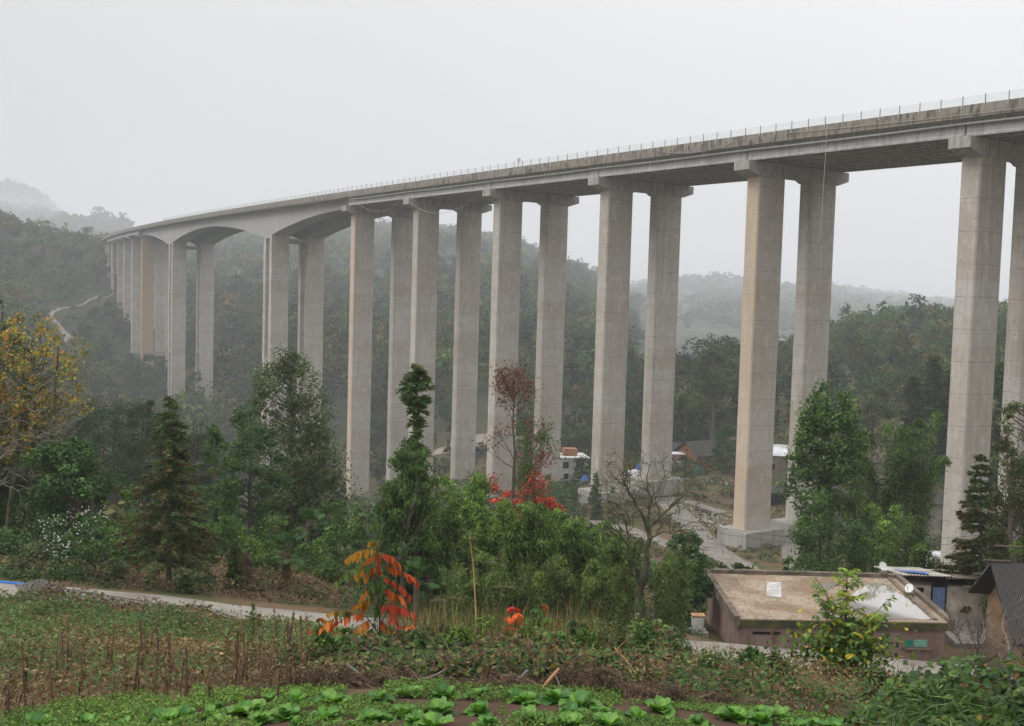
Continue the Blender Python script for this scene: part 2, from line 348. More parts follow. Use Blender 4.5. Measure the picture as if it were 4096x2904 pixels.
def H(x, y):
    x = np.asarray(x, float); y = np.asarray(y, float)
    R = np.hypot(x, y); az = np.clip(np.arctan2(x, y), AZG[0], AZG[-1]-1e-6)
    l = np.clip(np.log(np.maximum(R, 4.001)), LR[0], LR[-1]-1e-6)
    a = (az-AZG[0])/(AZG[1]-AZG[0]); b = (l-LR[0])/(LR[1]-LR[0]); i = np.minimum(a.astype(int), len(AZG)-2); j = np.minimum(b.astype(int), len(LR)-2); fa = a-i; fb = b-j
    z = (ZG[i, j]*(1-fb)+ZG[i, j+1]*fb)*(1-fa)+(ZG[i+1, j]*(1-fb)+ZG[i+1, j+1]*fb)*fa
    amp = np.interp(R, [0, 12, 30, 46, 60, 120, 300, 450, 700, 1200, 2500, 4000], [.03, .05, .06, .02, .25, .8, 1.2, 4.5, 9, 14, 24, 10])
    sc = np.interp(R, [0, 50, 120, 300, 800, 2500], [1.5, 5, 14, 40, 70, 120])
    n1 = fbm(x/60., y/60., 3)*.7+fbm(x/17., y/17., 9)*.3
    n2 = fbm(x/4., y/4., 5)
    wn = np.clip((R-80)/200., 0, 1)
    return z+amp*(n2*(1-wn)+n1*wn)
def G(dx, R, dy=1050., up=0.):
    """ground point seen at image column dx, at horizontal distance R"""
    for _ in range(4):
        d = ray(dx, dy); x, y = d[0]*R, d[1]*R; z = float(H(x, y)); dy = proj((x, y, z))[1]
    return np.array([x, y, z+up])

az_f = np.radians(np.arange(-36, 36.01, .14)); az_c = np.radians(np.concatenate([np.arange(-180, -36, 6), np.arange(42, 180, 6)]))
AZ = np.sort(np.concatenate([az_f, az_c])); RR = np.concatenate([[0.5, 2.5], np.exp(np.linspace(math.log(4.5), math.log(5900), 450))])
A_, R_ = np.meshgrid(AZ, RR, indexing='ij'); X_ = np.sin(A_)*R_; Y_ = np.cos(A_)*R_; Z_ = H(X_, Y_)
na, nr = len(AZ), len(RR); i_ = np.arange(na)[:, None]; j_ = np.arange(nr-1)[None]; i2 = (i_+1) % na
Fq = np.stack(np.broadcast_arrays(i_*nr+j_, i_*nr+j_+1, i2*nr+j_+1, i2*nr+j_), -1).reshape(-1, 4)
mb = MB(); mb.add(np.stack([X_, Y_, Z_], -1).reshape(-1, 3), Fq)
mb.f.append((np.array([[k*nr for k in range(na)][::-1]]), 0, None))
def ground_mat():
    s = NT('ground'); p = s.pos(); n1 = s.noise(p, .35, 6, .6); n2 = s.noise(p, 3.5, 6, .7); n3 = s.noise(p, .02, 5, .6); n4 = s.noise(p, 14., 5, .7)
    grass = s.mix(n2, (.030, .045, .014), (.085, .095, .030)); dry = s.mix(n4, (.085, .050, .026), (.20, .135, .075))
    c = s.mix(s.ramp(n1, [(.42, g3(0)), (.58, g3(1))]), grass, dry)
    gv = s.n('NewGeometry'); ln = s.n('VectorMath', operation='LENGTH'); s.l(gv.outputs['Position'], ln.inputs[0])
    soil = s.mix(n2, (.045, .026, .017), (.10, .055, .034))
    near = s.ramp(s.math('DIVIDE', ln.outputs['Value'], 100.), [(.115, g3(1)), (.128, g3(0))])
    c = s.mix(near, c, soil)
    forest = s.mix(s.ramp(n3, [(.4, g3(0)), (.65, g3(1))]), (.022, .032, .016), (.050, .048, .022))
    c = s.mix(s.ramp(s.math('DIVIDE', ln.outputs['Value'], 1000.), [(.30, g3(0)), (.42, g3(1))]), c, forest)
    m = s.base(c, .97); s.bump(n2, .8, .08); return m
gr = mb.build('ground', ground_mat(), smooth=True); tag(gr, 'hillside ground of grass and red soil falling into the valley', kind='structure')

# haze: one closed box of even air
hb = MB(); hb.box((0, 0, (-76+330)/2-6), (12000, 12000, 446)); _z = Z_.min()
hm = bpy.data.materials.new('haze'); hm.use_nodes = True; hm.node_tree.nodes.clear()
ho = hm.node_tree.nodes.new('ShaderNodeOutputMaterial'); hv = hm.node_tree.nodes.new('ShaderNodeVolumePrincipled')
hv.inputs['Color'].default_value = (.92, .95, 1.0, 1); hv.inputs['Density'].default_value = HAZE_DENSITY; hv.inputs['Anisotropy'].default_value = 0.0
hm.node_tree.links.new(hv.outputs[0], ho.inputs['Volume'])
# ------------------------------------------------------------------ viaduct
def path_pts():
    x, y, th = 70.208, 152.334, -0.97437; ds = 2.0; pts = [(0, x, y, th)]
    for i in range(480):
        t = (i+.5)*ds/400; k = (-.11208-.16423*t-.00493*t*t)*1e-3
        x -= math.cos(th)*ds; y -= math.sin(th)*ds; th += k*ds; pts.append(((i+1)*ds, x, y, th))
    return np.array(pts)
PT = path_pts()
def pw(s):
    if s < 0: x, y, th = PT[0, 1:]; return x-s*math.cos(th), y-s*math.sin(th), th
    return tuple(np.interp(s, PT[:, 0], PT[:, k]) for k in (1, 2, 3))
def zt(s): return 23.616+.98777*s/100+.00872*(s/100)**2
def fr(s):
    x, y, th = pw(s); T = np.array([math.cos(th), math.sin(th), 0]); N = np.array([-T[1], T[0], 0])
    return np.array([x, y, zt(s)]), N, T
ZV = np.array([0, 0, 1.])
W7, W8, E9 = 278.26, 429.21, 507.47
SB = [-80, -40, 0, 40, 80, 120, 160, 200]; SF = [E9+38.184*i for i in range(0, 11)]
via = empty('viaduct', (*pw(0)[:2], 0), 'long grey concrete motorway viaduct on tall twin piers crossing the misty valley', 'viaduct')
def frames(s0, s1, step=8, inset=0):
    n = max(2, int(round(abs(s1-s0)/step))+1); return [(fr(s)[0], fr(s)[1], ZV) for s in np.linspace(s0+inset, s1-inset, n)]
AB = 880.
MB().sweep([(-12.7, 2.42), (12.7, 2.42), (12.7, 2.66), (-12.7, 2.66)], frames(-90, AB)).build('deck_slab', M_CAP, via)
for sg in (-1, 1):
    m = MB().sweep([(sg*12.76, 2.36), (sg*12.78, 3.2), (sg*12.72, 4.08), (sg*12.48, 4.08), (sg*12.40, 3.1), (sg*12.16, 2.9), (sg*12.16, 2.662), (sg*12.702, 2.662), (sg*12.702, 2.415), (sg*12.45, 2.415), (sg*12.45, 2.36)], frames(-90, AB, 6)).build('parapet', M_PARA, via)
# T girders
GP = [(-.3, .06), (.3, .06), (.3, .32), (.11, .58), (.11, 2.02), (.55, 2.2), (1.05, 2.27), (1.05, 2.415), (-1.05, 2.415), (-1.05, 2.27), (-.55, 2.2), (-.11, 2.02), (-.11, .58), (-.3, .32)]
offs = [-11.2+2.489*i for i in range(10)]
spans = [(SB[i], SB[i+1]) for i in range(len(SB)-1)]+[(SF[i], SF[i+1]) for i in range(len(SF)-1)]
for i, (a, b) in enumerate(spans):
    near = i < 7
    gs = offs if near else [offs[0], offs[-1]]
    if not near and i >= 9+3: gs = []
    for o in gs:
        MB().sweep([(o+n_, z_) for n_, z_ in GP], frames(a, b, 20, .12)).build('girder', M_GIRD, via)
    if not near: MB().sweep([(-9.4, .5), (9.4, .5), (9.4, 2.41), (-9.4, 2.41)], frames(a, b, 20, .12)).build('deck_underside', M_GIRD, via)
    if near:
        for q in (.33, .66):
            dm = MB(); o, N, T = fr(a+(b-a)*q)
            for k in range(9): dm.box(o+N*(offs[k]+1.245)+ZV*1.35, (2.26, .25, 1.4), N, T)
            dm.build('diaphragm', M_GIRD, via)
# variable depth box girders
def soff(s):
    if s < W7-3.4: t = (W7-3.4-s)/(W7-3.4-200); return -.5-6.9*max(0, 1-t)**2.0
    if s > W8+0: t = (s-W8)/(E9-W8); return -.5-6.9*max(0, 1-t)**2.0
    t = (s-(W7))/(W8-W7); return -1.1-6.3*abs(2*t-1)**1.9
for sg in (-1, 1):
    m = MB(); ss = np.concatenate([np.linspace(201.6, W7-3.4, 18), np.linspace(W7, W8-6.8, 34), np.linspace(W8, E9-1.6, 18)]); k = 8; V = []
    for s in ss:
        o, N, T = fr(s); h = soff(s); c = sg*6.62
        for n_, z_ in [(-3.25, h), (3.25, h), (3.25, 1.9), (6.0, 2.2), (6.0, 2.418), (-6.0, 2.418), (-6.0, 2.2), (-3.25, 1.9)]: V.append(o+N*(c+n_)+ZV*z_)
    n = len(ss); Fq = [[i*k+j, i*k+(j+1) % k, (i+1)*k+(j+1) % k, (i+1)*k+j] for i in range(n-1) for j in range(k)]
    m.add(V, Fq); m.f.append((np.array([list(range(k))[::-1]]), 0, None)); m.f.append((np.array([[(n-1)*k+j for j in range(k)]]), 0, None))
    m.build('box_girder', M_BOX, via)
# piers
def pier(s, off, zb, a=6.37, b=2.94, top=-2.38, mat=None, ds=0., ch=.22, name='pier'):
    o, N, T = fr(s); o = o+T*ds+N*off; zt_ = o[2]+top
    pr = [(-a/2+ch, -b/2), (a/2-ch, -b/2), (a/2, -b/2+ch), (a/2, b/2-ch), (a/2-ch, b/2), (-a/2+ch, b/2), (-a/2, b/2-ch), (-a/2, -b/2+ch)]
    m = MB(); m.sweep(pr, [((o[0], o[1], zb), N, T), ((o[0], o[1], zt_), N, T)])
    ob = m.build(name, mat or M_CONC, via)
    return ob, o, N, T
def footing(s, off, ztop, h=3.2, a=9.6, b=6.6, ds=0., par=None):
    o, N, T = fr(s); c = o+N*off+T*ds
    m = MB(); m.box((c[0], c[1], ztop-h/2), (a, b, h), N, T); return m.build('footing', M_FOOT, via)
HS = 13.215/2
BASE = {-80: -38, -40: -38, 0: -39.5, 40: -38.5, 80: -38.5, 120: -47.8, 160: -55, 200: -62.3}
for s, zb in BASE.items():
    for sg in (-1, 1):
        z = zb+(1.4 if (s == 80 and sg > 0) else 0)
        pier(s, sg*HS, z-3, mat=(M_CONCW if s in (200, 40) and sg < 0 else M_CONC))
        if s in (40, 80): footing(s, sg*HS, z)
    # cap beam with tapered ends and chamfers between the columns
    o, N, T = fr(s)
    pf = [(-12.7, .0), (-12.7, -1.55), (-HS-3.3, -2.45), (-HS+3.2, -2.45), (-HS+4.2, -1.95), (HS-4.2, -1.95), (HS-3.2, -2.45), (HS+3.3, -2.45), (12.7, -1.55), (12.7, 0)]
    m = MB(); m.sweep(pf, [(o-T*1.65, N, ZV), (o+T*1.65, N, ZV)])
    m.build('cap_beam', M_CAP, via)
for s, zb in ((W7, -69), (W8, -66)):
    for sg in (-1, 1):
        tz = soff(s)+.02
        pier(s, sg*6.62, zb-4, 6.5, 2.3, tz, M_CONC, ds=0.1, ch=.1); pier(s, sg*6.62, zb-4, 6.5, 2.3, soff(s-7)+.02, M_CONC, ds=6.5, ch=.1)
    # strut between the two box girders and small webs between twin walls
    o, N, T = fr(s); m = MB(); m.box(o+T*.1+ZV*(soff(s)-1.0), (6.7, 1.2, 1.5), N, T); m.box(o+T*6.5+ZV*(soff(s)-1.0), (6.7, 1.2, 1.5), N, T); m.build('cross_beam', M_CAP, via)
    for sg in (-1, 1):
        for zz in ((-30.,) if s == W8 else (-25.,)):
            m = MB(); c = o+N*sg*6.62+T*3.3; m.box((c[0], c[1], zz), (6.3, 4.1, 2.0), N, T); m.build('cross_beam', M_CAP, via)
for i, (s, zb) in enumerate(zip(SF[:4], (-44.7, -37, -25.5, -12.5))):
    for sg in (-1, 1):
        pier(s, sg*HS, zb-3-(0 if i else 5*(sg < 0)), mat=M_CONCO if (i == 0 and sg < 0) else M_CONC, ch=.1)
        footing(s, sg*HS, zb+(0 if i or sg > 0 else -3), 3.0, 8.6, 5.5)
    o, N, T = fr(s); m = MB(); m.sweep([(-12.7, .0), (-12.7, -1.3), (-HS-3.3, -2.4), (HS+3.3, -2.4), (12.7, -1.3), (12.7, 0)], [(o-T*1.6, N, ZV), (o+T*1.6, N, ZV)]); m.build('cap_beam', M_CAP, via)
for i, (s, zb) in enumerate(zip(SF[4:8], (0, 8, 16, 24))):
    o, N, T = fr(s)
    for q in (-9.8, -3.4, 3.4, 9.8):
        m = MB(); c = o+N*q; m.tube([(c[0], c[1], zb-8), (c[0], c[1], c[2]-1.6)], 1.0, 14); m.build('column', M_CONC, via)
    m = MB(); m.sweep([(-12.3, .0), (-12.3, -1.0), (-10.8, -1.65), (10.8, -1.65), (12.3, -1.0), (12.3, 0)], [(o-T*1., N, ZV), (o+T*1., N, ZV)]); m.build('cap_beam', M_CAP, via)
    for zz in (o[2]-11., o[2]-14.5, o[2]-21.):
        if zz > zb+2: m = MB(); m.box((o[0], o[1], zz), (19.2, 1.0, 1.3), N, T); m.build('cross_beam', M_CAP, via)
# expansion joint blocks, drain pipe, fence
M_PIPE = plain('pale_pipe', (.55, .56, .56), .5, .12, 1.5); M_POST = plain('fence_post_metal', (.06, .065, .07), .6)
M_BRK = plain('fence_bracket', (.42, .38, .32), .8)
pts = []
for s in np.linspace(-85, 198, 90):
    o, N, T = fr(s); pts.append(o-N*11.92+ZV*(1.78-.10*math.sin(math.pi*((s+80) % 40)/40)))
MB().tube(pts, .14, 8).build('drain_pipe', M_PIPE, via)
for s in np.arange(-78, 198, 8.):
    o, N, T = fr(s); MB().box(o-N*11.9+ZV*2.1, (.1, .12, .62), N, T).build('pipe_bracket', M_PIPE, via)
s_ = NT('fence_netting'); tr = s_.n('BsdfTransparent'); mxs = s_.n('MixShader'); mxs.inputs[0].default_value = .16
s_.base((.55, .62, .62), .6); s_.l(tr.outputs[0], mxs.inputs[1]); s_.l(s_.p.outputs[0], mxs.inputs[2]); s_.l(mxs.outputs[0], s_.o.inputs[0]); M_NET = s_.m
fence = MB().sweep([(-12.60, 4.09), (-12.59, 4.09), (-12.59, 5.2), (-12.60, 5.2)], frames(-88, 432, 6)).build('fence_netting', M_NET, via)
s = -86.
cnt = 0; rest = MB()
while s < 432:
    o, N, T = fr(s); c = o-N*12.66+ZV*4.0
    m = MB() if cnt < 98 else rest
    m.box(c+ZV*.68, (.07, .07, 1.3), N, T, mat=0); m.box(c-N*.16-ZV*.18, (.08, .16, .5), N, T, mat=1)
    if cnt < 98:
        p_ = m.build('fence_post', [M_POST, M_BRK], via)
    s += 3.3; cnt += 1
tag(rest.build('fence_post', [M_POST, M_BRK], via), kind='stuff')
# hanging lines
M_ROPE = plain('rope', (.5, .48, .44), .9); M_CABLE = plain('grey_cable', (.33, .31, .29), .9)
def sag(a, b, d, n=24):
    a = np.asarray(a, float); b = np.asarray(b, float); t = np.linspace(0, 1, n)[:, None]; return a+(b-a)*t-ZV*d*4*t*(1-t)
def edge(s, n=-12.9, z=2.5): o, N, T = fr(s); return o+N*n+ZV*z
tag(MB().tube([edge(22.3, -12.95, 3.9), edge(22.35, -12.97, -3), edge(22.55, -12.9, -9), edge(22.9, -12.8, -14.)], .035, 5).build('hanging_rope', M_ROPE), 'pale rope dangling from the parapet beside the second pier pair from the right', 'rope')
for (a, b, za, zb_, d, lb) in ((196, 160.5, 3.0, -.1, 4.0, 'pale cable sagging below the deck beside the arch end pier'), (160, 120.5, -.1, -.1, 4.6, 'pale cable sagging below the deck just right of the two transition columns'), (62, 41.5, 3.8, 3.3, 1.3, 'short pale cable looped along the parapet near the second pier pair from the right'), (30, -70, 3.5, 3.9, 1.0, 'thin pale cable drooping along the parapet at the right end of the viaduct')):
    tag(MB().tube(sag(edge(a, -12.95, za), edge(b, -12.95, zb_), d), .045, 5).build('sagging_cable', M_CABLE), lb, 'cable', 'cables strung along the viaduct')
fl = empty('deck_camera', edge(107, -12.5, 4.1), 'small camera or lamp on a short stalk above the middle of the parapet', 'lamp')
MB().tube([edge(107, -12.6, 4.1), edge(107, -12.6, 5.3)], .06, 6).build('stalk', M_POST, fl)
o, N, T = fr(107); MB().box(o-N*12.6+ZV*5.5, (.5, .9, .5), N, T).box(o-N*12.6+ZV*5.85, (.3, 1.2, .12), N, T).build('lamp_head', M_PIPE, fl)
# ------------------------------------------------------------------ far woods (uncountable: one mass per hillside)
PAL = np.array([(.030, .060, .018), (.045, .080, .022), (.026, .048, .020), (.060, .090, .024), (.050, .062, .022), (.085, .085, .025), (.038, .070, .035)])
def palcol(m, pal=PAL, p=None, jit=.25):
    c = pal[rng.choice(len(pal), m, p=p)]; return c*(1+rng.normal(size=(m, 1))*jit).clip(.4, 1.8)
def unit_tree(k, kind):
    """leaf clump centres of one crown, unit height 1, radius about .4"""
    if kind == 'round':
        nb = 9; th = rng.uniform(0, 6.28, nb); r = rng.uniform(0, .28, nb); z = rng.uniform(.35, .85, nb)
        B = np.stack([r*np.cos(th), r*np.sin(th), z], 1); R = rng.uniform(.13, .22, nb)*(1.15-.5*(z-.35))
    elif kind == 'cone':
        nb = 14; z = np.linspace(.15, .96, nb); r = .26*(1-z)**.8; th = rng.uniform(0, 6.28, nb)
        B = np.stack([r*.7*np.cos(th), r*.7*np.sin(th), z], 1); R = .05+.17*(1-z)
    else:
        nb = 12; z = rng.uniform(.2, .95, nb); r = rng.uniform(0, .17, nb); th = rng.uniform(0, 6.28, nb)
        B = np.stack([r*np.cos(th), r*np.sin(th), z], 1); R = rng.uniform(.1, .16, nb)
    i = rng.choice(nb, k, p=R**2/np.sum(R**2)); d = rng.normal(size=(k, 3)); d /= np.linalg.norm(d, axis=1)[:, None]
    d[:, 2] = np.where(d[:, 2] < -.3, -d[:, 2], d[:, 2])
    P = B[i]+d*R[i][:, None]*rng.uniform(.75, 1.08, (k, 1))
    return P, d
def woods(name, label, pts, hs, k, leaf, parent=None, pal=PAL, kinds=('round', 'round', 'cone', 'col'), wfac=1.0, mat=None):
    protos = [unit_tree(k, kinds[i % len(kinds)]) for i in range(12)]
    n = len(pts); pi = rng.integers(0, 12, n); mb = MB()
    tc_ = palcol(n, pal, None, .28)
    sp_ = fbm(pts[:, 0]/55, pts[:, 1]/55, 91, 3); tc_ *= (1+.55*sp_)[:, None]; tc_[:, 0] *= .92+.25*fbm(pts[:, 0]/80+9, pts[:, 1]/80, 93, 2); hs = hs*(1+.35*fbm(pts[:, 0]/30, pts[:, 1]/30, 95, 3))*np.exp(rng.normal(size=n)*.16)
    autumn = rng.random(n) < .035; tc_[autumn] = np.array([.12, .085, .02])*(1+rng.normal(size=(autumn.sum(), 1))*.3).clip(.5, 1.6)
    for q in range(12):
        s = np.where(pi == q)[0]
        if not len(s): continue
        P, Dn = protos[q]; m = len(s); rot = rng.uniform(0, 6.28, m); c, sn = np.cos(rot)[:, None], np.sin(rot)[:, None]
        h = hs[s][:, None]; wd = h*wfac*rng.uniform(.8, 1.5, (m, 1))
        x = (P[:, 0]*c-P[:, 1]*sn)*wd+pts[s, 0:1]; y = (P[:, 0]*sn+P[:, 1]*c)*wd+pts[s, 1:2]; z = P[:, 2]*h+pts[s, 2:3]
        C = np.stack([x, y, z], -1).reshape(-1, 3)
        nx = Dn[:, 0]*c-Dn[:, 1]*sn; ny = Dn[:, 0]*sn+Dn[:, 1]*c
        Nn = np.stack([nx, ny, np.broadcast_to(Dn[:, 2], nx.shape)], -1).reshape(-1, 3)+rng.normal(size=(m*k, 3))*.45
        D = rng.normal(size=(m*k, 3)); D -= Nn*(np.sum(D*Nn, 1)/np.sum(Nn*Nn, 1))[:, None]
        lf = np.repeat(leaf*(hs[s]/hs.mean())**.5, k)*rng.uniform(.6, 1.35, m*k)
        col = np.repeat(tc_[s], k, 0)*(1+rng.normal(size=(m*k, 1))*.3).clip(.35, 1.9)
        mb.leaves(C, D, lf, lf*.75, col, Nn)
    return tag(mb.build(name, mat or M_FAR, parent), label, None, None, 'stuff')
def scatter(dx0, dx1, R0_, R1_, spacing, keep=None, vis=True):
    """ground points between image columns and distances, about one per spacing squared"""
    a0 = math.atan2(*ray(dx0, 900)[:2]); a1 = math.atan2(*ray(dx1, 900)[:2])
    area = .5*(a1-a0)*(R1_**2-R0_**2); n = int(area/spacing**2)
    a = rng.uniform(a0, a1, n); r = np.sqrt(rng.uniform(R0_**2, R1_**2, n)); x = np.sin(a)*r; y = np.cos(a)*r; z = H(x, y)
    P = np.stack([x, y, z], 1); m = np.ones(n, bool)
    if vis:                                            # leave out what hills hide
        for t in np.linspace(.15, .97, 40):
            m &= H(x*t, y*t) < z*t+13*t
    if keep is not None: m &= keep(P)
    return P[m]
BC = np.array([[pw(s)[0]+sg*6.6*-math.sin(pw(s)[2]), pw(s)[1]+sg*6.6*math.cos(pw(s)[2])] for s in [-80, -40, 0, 40, 80, 120, 160, 200, W7, W7+6, W8, W8-6, *SF[:8]] for sg in (-1, 1)])
def nearbridge(P, w_=9):
    w_ = min(w_, 9)
    d = np.full(len(P), 1e9)
    for c in BC: d = np.minimum(d, np.hypot(P[:, 0]-c[0], P[:, 1]-c[1]))
    return d < w_
def pxy(P):
    d = P@F0; return (2048+P@CR/d*F_PX)*0.55933, (1452-P@CU/d*F_PX)*0.55933
HILLROAD = [(258, 655, 700), (228, 668, 670), (195, 680, 640), (130, 690, 610), (113, 703, 592), (118, 718, 575), (138, 738, 556), (152, 752, 545), (156, 762, 538), (140, 768, 534)]
def GP(dx, dy, R0_=8., R1_=700.):
    """first ground point hit by the sight line through image point (dx, dy)"""
    d = ray(dx, dy); R = np.exp(np.linspace(math.log(R0_), math.log(R1_), 1500)); g = d[2]*R-H(d[0]*R, d[1]*R)
    i = np.argmax(g < 0)
    if g[i] >= 0: i = len(R)-1
    r = R[max(0, i-1)]; return np.array([d[0]*r, d[1]*r, float(H(d[0]*r, d[1]*r))])
HR = np.array([GP(x, y, 380, 1500) for x, y, R in HILLROAD])
def off_road(P, w_=9):
    m = np.ones(len(P), bool)
    for a, b in zip(HR[:-1], HR[1:]):
        for t in np.linspace(0, 1, 6): c = a+(b-a)*t; m &= ~(np.hypot(P[:, 0]-c[0], P[:, 1]-c[1]) < w_)
    # keep the sight line to the road open
    return m
def k_left(P):
    x, y = pxy(P); m = off_road(P) & ~nearbridge(P)
    open_ = (x > 150) & (x < 330) & (y > 640) & (y < 840); tall = fbm(P[:, 0]/30, P[:, 1]/30, 21, 3)
    m &= ~(open_ & (tall < .25)); m &= ~((x > 95) & (x < 170) & (y > 700) & (y < 850) & (P[:, 1] < 560))
    return m
P = scatter(-420, 420, 400, 1150, 8.2, k_left); woods('forest', 'mixed green forest covering the left hillside behind the bridge end', P, rng.uniform(6.5, 14, len(P)), 130, 1.35)
# scrub on the open slope
P = scatter(-300, 520, 420, 760, 5.7, lambda P: off_road(P, 5) & ~nearbridge(P, 9)); P = P[rng.random(len(P)) < .8]
woods('scrub', 'low scrub and bushes on the open slope under the far piers', P, rng.uniform(2.0, 4.8, len(P)), 60, 1.15, kinds=('round',), wfac=1.6, pal=np.vstack([PAL*1.25, [(.075, .08, .035)]]))
P = np.vstack([scatter(400, 1420, 430, 900, 8, lambda P: ~nearbridge(P)), scatter(400, 1420, 900, 2300, 13)]); woods('forest', 'dense misty forest covering the long ridge behind the arches and piers', P, rng.uniform(8, 18, len(P)), 105, 1.9)
P = scatter(360, 1400, 330, 440, 6.5, lambda P: ~nearbridge(P, 18) & (P[:, 2] < -30) & ~((pxy(P)[0] > 730) & (pxy(P)[0] < 800)) & ~((pxy(P)[0] > 1050) & (pxy(P)[0] < 1100))); woods('forest', 'darker forest along the valley floor at the foot of the ridge', P, rng.uniform(5, 11, len(P)), 170, .95)
P = scatter(1380, 2420, 460, 680, 7.0); woods('forest', 'green forest on the rounded hill behind the pier pairs at right', P, rng.uniform(6, 12, len(P)), 160, 1.15, pal=PAL*1.1)
P = scatter(1380, 2450, 300, 450, 6.2); woods('forest', 'dark green woods behind the village at the right', P, rng.uniform(5.5, 12.5, len(P)), 300, .75)
P = scatter(1300, 2420, 1600, 5400, 33); woods('forest', 'faint wooded hills fading into mist at the right', P, rng.uniform(15, 30, len(P)), 60, 6.5, wfac=1.7)
P = scatter(-100, 420, 2500, 5400, 26); woods('forest', 'ghostly wooded hilltop fading into cloud at the far left', P, rng.uniform(16, 34, len(P)), 60, 6.5, wfac=1.5)
M_DIRT = plain('pale_dirt', (.24, .21, .175), .95, .25, 1.2)
def ribbon(name, pts, width, mat, label, lift=.12, step=2.0, z=None, kind='structure', cat=None, thick=0.0):
    pts = np.asarray(pts, float); d = np.concatenate([[0], np.cumsum(np.linalg.norm(np.diff(pts[:, :2], axis=0), axis=1))])
    n = max(3, int(d[-1]/step)); t = np.linspace(0, d[-1], n)
    c = np.stack([np.interp(t, d, pts[:, k]) for k in range(2)], 1)
    kk = np.ones(5)/5; cp_ = np.pad(c, ((2, 2), (0, 0)), mode='edge'); c = np.stack([np.convolve(cp_[:, k], kk, 'valid') for k in range(2)], 1)
    T = np.gradient(c, axis=0); T /= np.linalg.norm(T, axis=1)[:, None]; S = np.stack([T[:, 1], -T[:, 0]], 1)
    W = np.broadcast_to(np.interp(t, d, np.broadcast_to(width, (len(pts),))), (n,)); V = []; q = 7
    for k in range(q):
        u = k/(q-1)-.5; xy = c+S*(u*W*(1+.04*np.sin(t*1.7+k)))[:, None]; zz = np.maximum(H(xy[:, 0], xy[:, 1]), 0*t-999)
        V.append(np.stack([xy[:, 0], xy[:, 1], zz], 1))
    V = np.array(V); V[:, :, 2] = .5*V[:, :, 2]+.5*V[:, :, 2].max(0)[None]+lift
    if z is not None: V[:, :, 2] = np.interp(t, d, z)[None]
    i = np.arange(q-1)[:, None]; j = np.arange(n-1)[None]; Fq = np.stack(np.broadcast_arrays(i*n+j, i*n+j+1, (i+1)*n+j+1, (i+1)*n+j), -1).reshape(-1, 4)
    mb = MB(); mb.add(V.reshape(-1, 3), Fq)
    base = V.copy(); base[:, :, 2] -= .6; sk = np.concatenate([V[0], base[0]]); jj = np.arange(n-1)
    mb.add(sk, np.stack([jj, jj+1, n+jj+1, n+jj], 1)); sk = np.concatenate([V[-1], base[-1]]); mb.add(sk, np.stack([jj, n+jj, n+jj+1, jj+1], 1))
    return tag(mb.build(name, mat, smooth=True), label, cat, None, kind)
ribbon('hill_track', HR, [.8, 1.0, 1.3, 2, 2.4, 2.8, 3.2, 4, 4.6, 2], M_DIRT, 'pale winding dirt track on the far left hillside', .5, 3)
# ------------------------------------------------------------------ vegetation kit
def C3(*a): return np.array(a, float)
P_DARK = C3((.018, .040, .014), (.026, .055, .018), (.034, .068, .022), (.045, .070, .024))
P_MID = C3((.030, .062, .016), (.045, .085, .020), (.060, .105, .026), (.080, .115, .030), (.030, .055, .022))
P_LIGHT = C3((.060, .105, .022), (.085, .135, .030), (.115, .160, .036), (.050, .090, .024))
P_BAMB = C3((.040, .085, .022), (.060, .115, .028), (.090, .145, .038), (.115, .155, .050), (.035, .065, .020))
P_GREY = C3((.050, .070, .042), (.075, .095, .055), (.040, .060, .030), (.095, .105, .060), (.10, .085, .025))
P_BROWN = C3((.085, .050, .028), (.12, .075, .040), (.055, .040, .022), (.16, .10, .06))
P_YEL = C3((.42, .24, .03), (.50, .17, .02), (.33, .26, .04), (.20, .18, .04), (.10, .12, .03))
P_YEL2 = C3((.30, .19, .03), (.34, .14, .025), (.22, .19, .035), (.13, .15, .03), (.09, .12, .03), (.26, .22, .04))
P_RED = C3((.45, .06, .04), (.34, .05, .035), (.55, .10, .06), (.20, .05, .03))
P_ORG = C3((.75, .17, .02), (.80, .24, .025), (.70, .09, .03), (.45, .20, .02), (.16, .16, .03))
def mixpal(a, b, f):
    return np.vstack([a, b]), np.concatenate([np.full(len(a), (1-f)/len(a)), np.full(len(b), f/len(b))])
def ball_leaves(mb, C, rad, n, L, W, pal, pp=None, droop=.0, jit=.22, flat=.75, tone=None, outward=.9):
    """n leaves through each clump (centres C, radii rad)"""
    C = np.asarray(C); m = len(C); rad = np.broadcast_to(rad, (m,)); k = rng.integers(0, m, n*m) if m > 1 else np.zeros(n, int)
    d = rng.normal(size=(len(k), 3)); d /= np.linalg.norm(d, axis=1)[:, None]
    r = rng.random(len(k))**.45
    P = C[k]+d*(r*rad[k])[:, None]*np.array([1, 1, flat])
    Nn = d*outward+rng.normal(size=d.shape)*.55+np.array([0, 0, .5])
    D = rng.normal(size=d.shape)*np.array([1, 1, .6]); D -= Nn*(np.sum(D*Nn, 1)/np.sum(Nn*Nn, 1))[:, None]; D[:, 2] -= droop*np.linalg.norm(D, axis=1)
    tn = (1+rng.normal(size=m)*.16).clip(.6, 1.5) if tone is None else tone
    col = palcol(len(k), pal, pp, jit)*tn[k][:, None]
    s = rng.uniform(.65, 1.3, len(k)); mb.leaves(P, D, L*s, W*s, col, Nn)
def limb(mb, a, b, r0, r1, n=5, sag=.12, k=5, wob=.06):
    a = np.asarray(a, float); b = np.asarray(b, float); t = np.linspace(0, 1, k)[:, None]; ln = np.linalg.norm(b-a)
    p = a+(b-a)*t; p[:, 2] -= ln*sag*(4*t[:, 0]*(1-t[:, 0])); p[1:-1] += rng.normal(size=(k-2, 3))*wob*ln
    mb.tube(p, np.linspace(r0, r1, k), n); return p
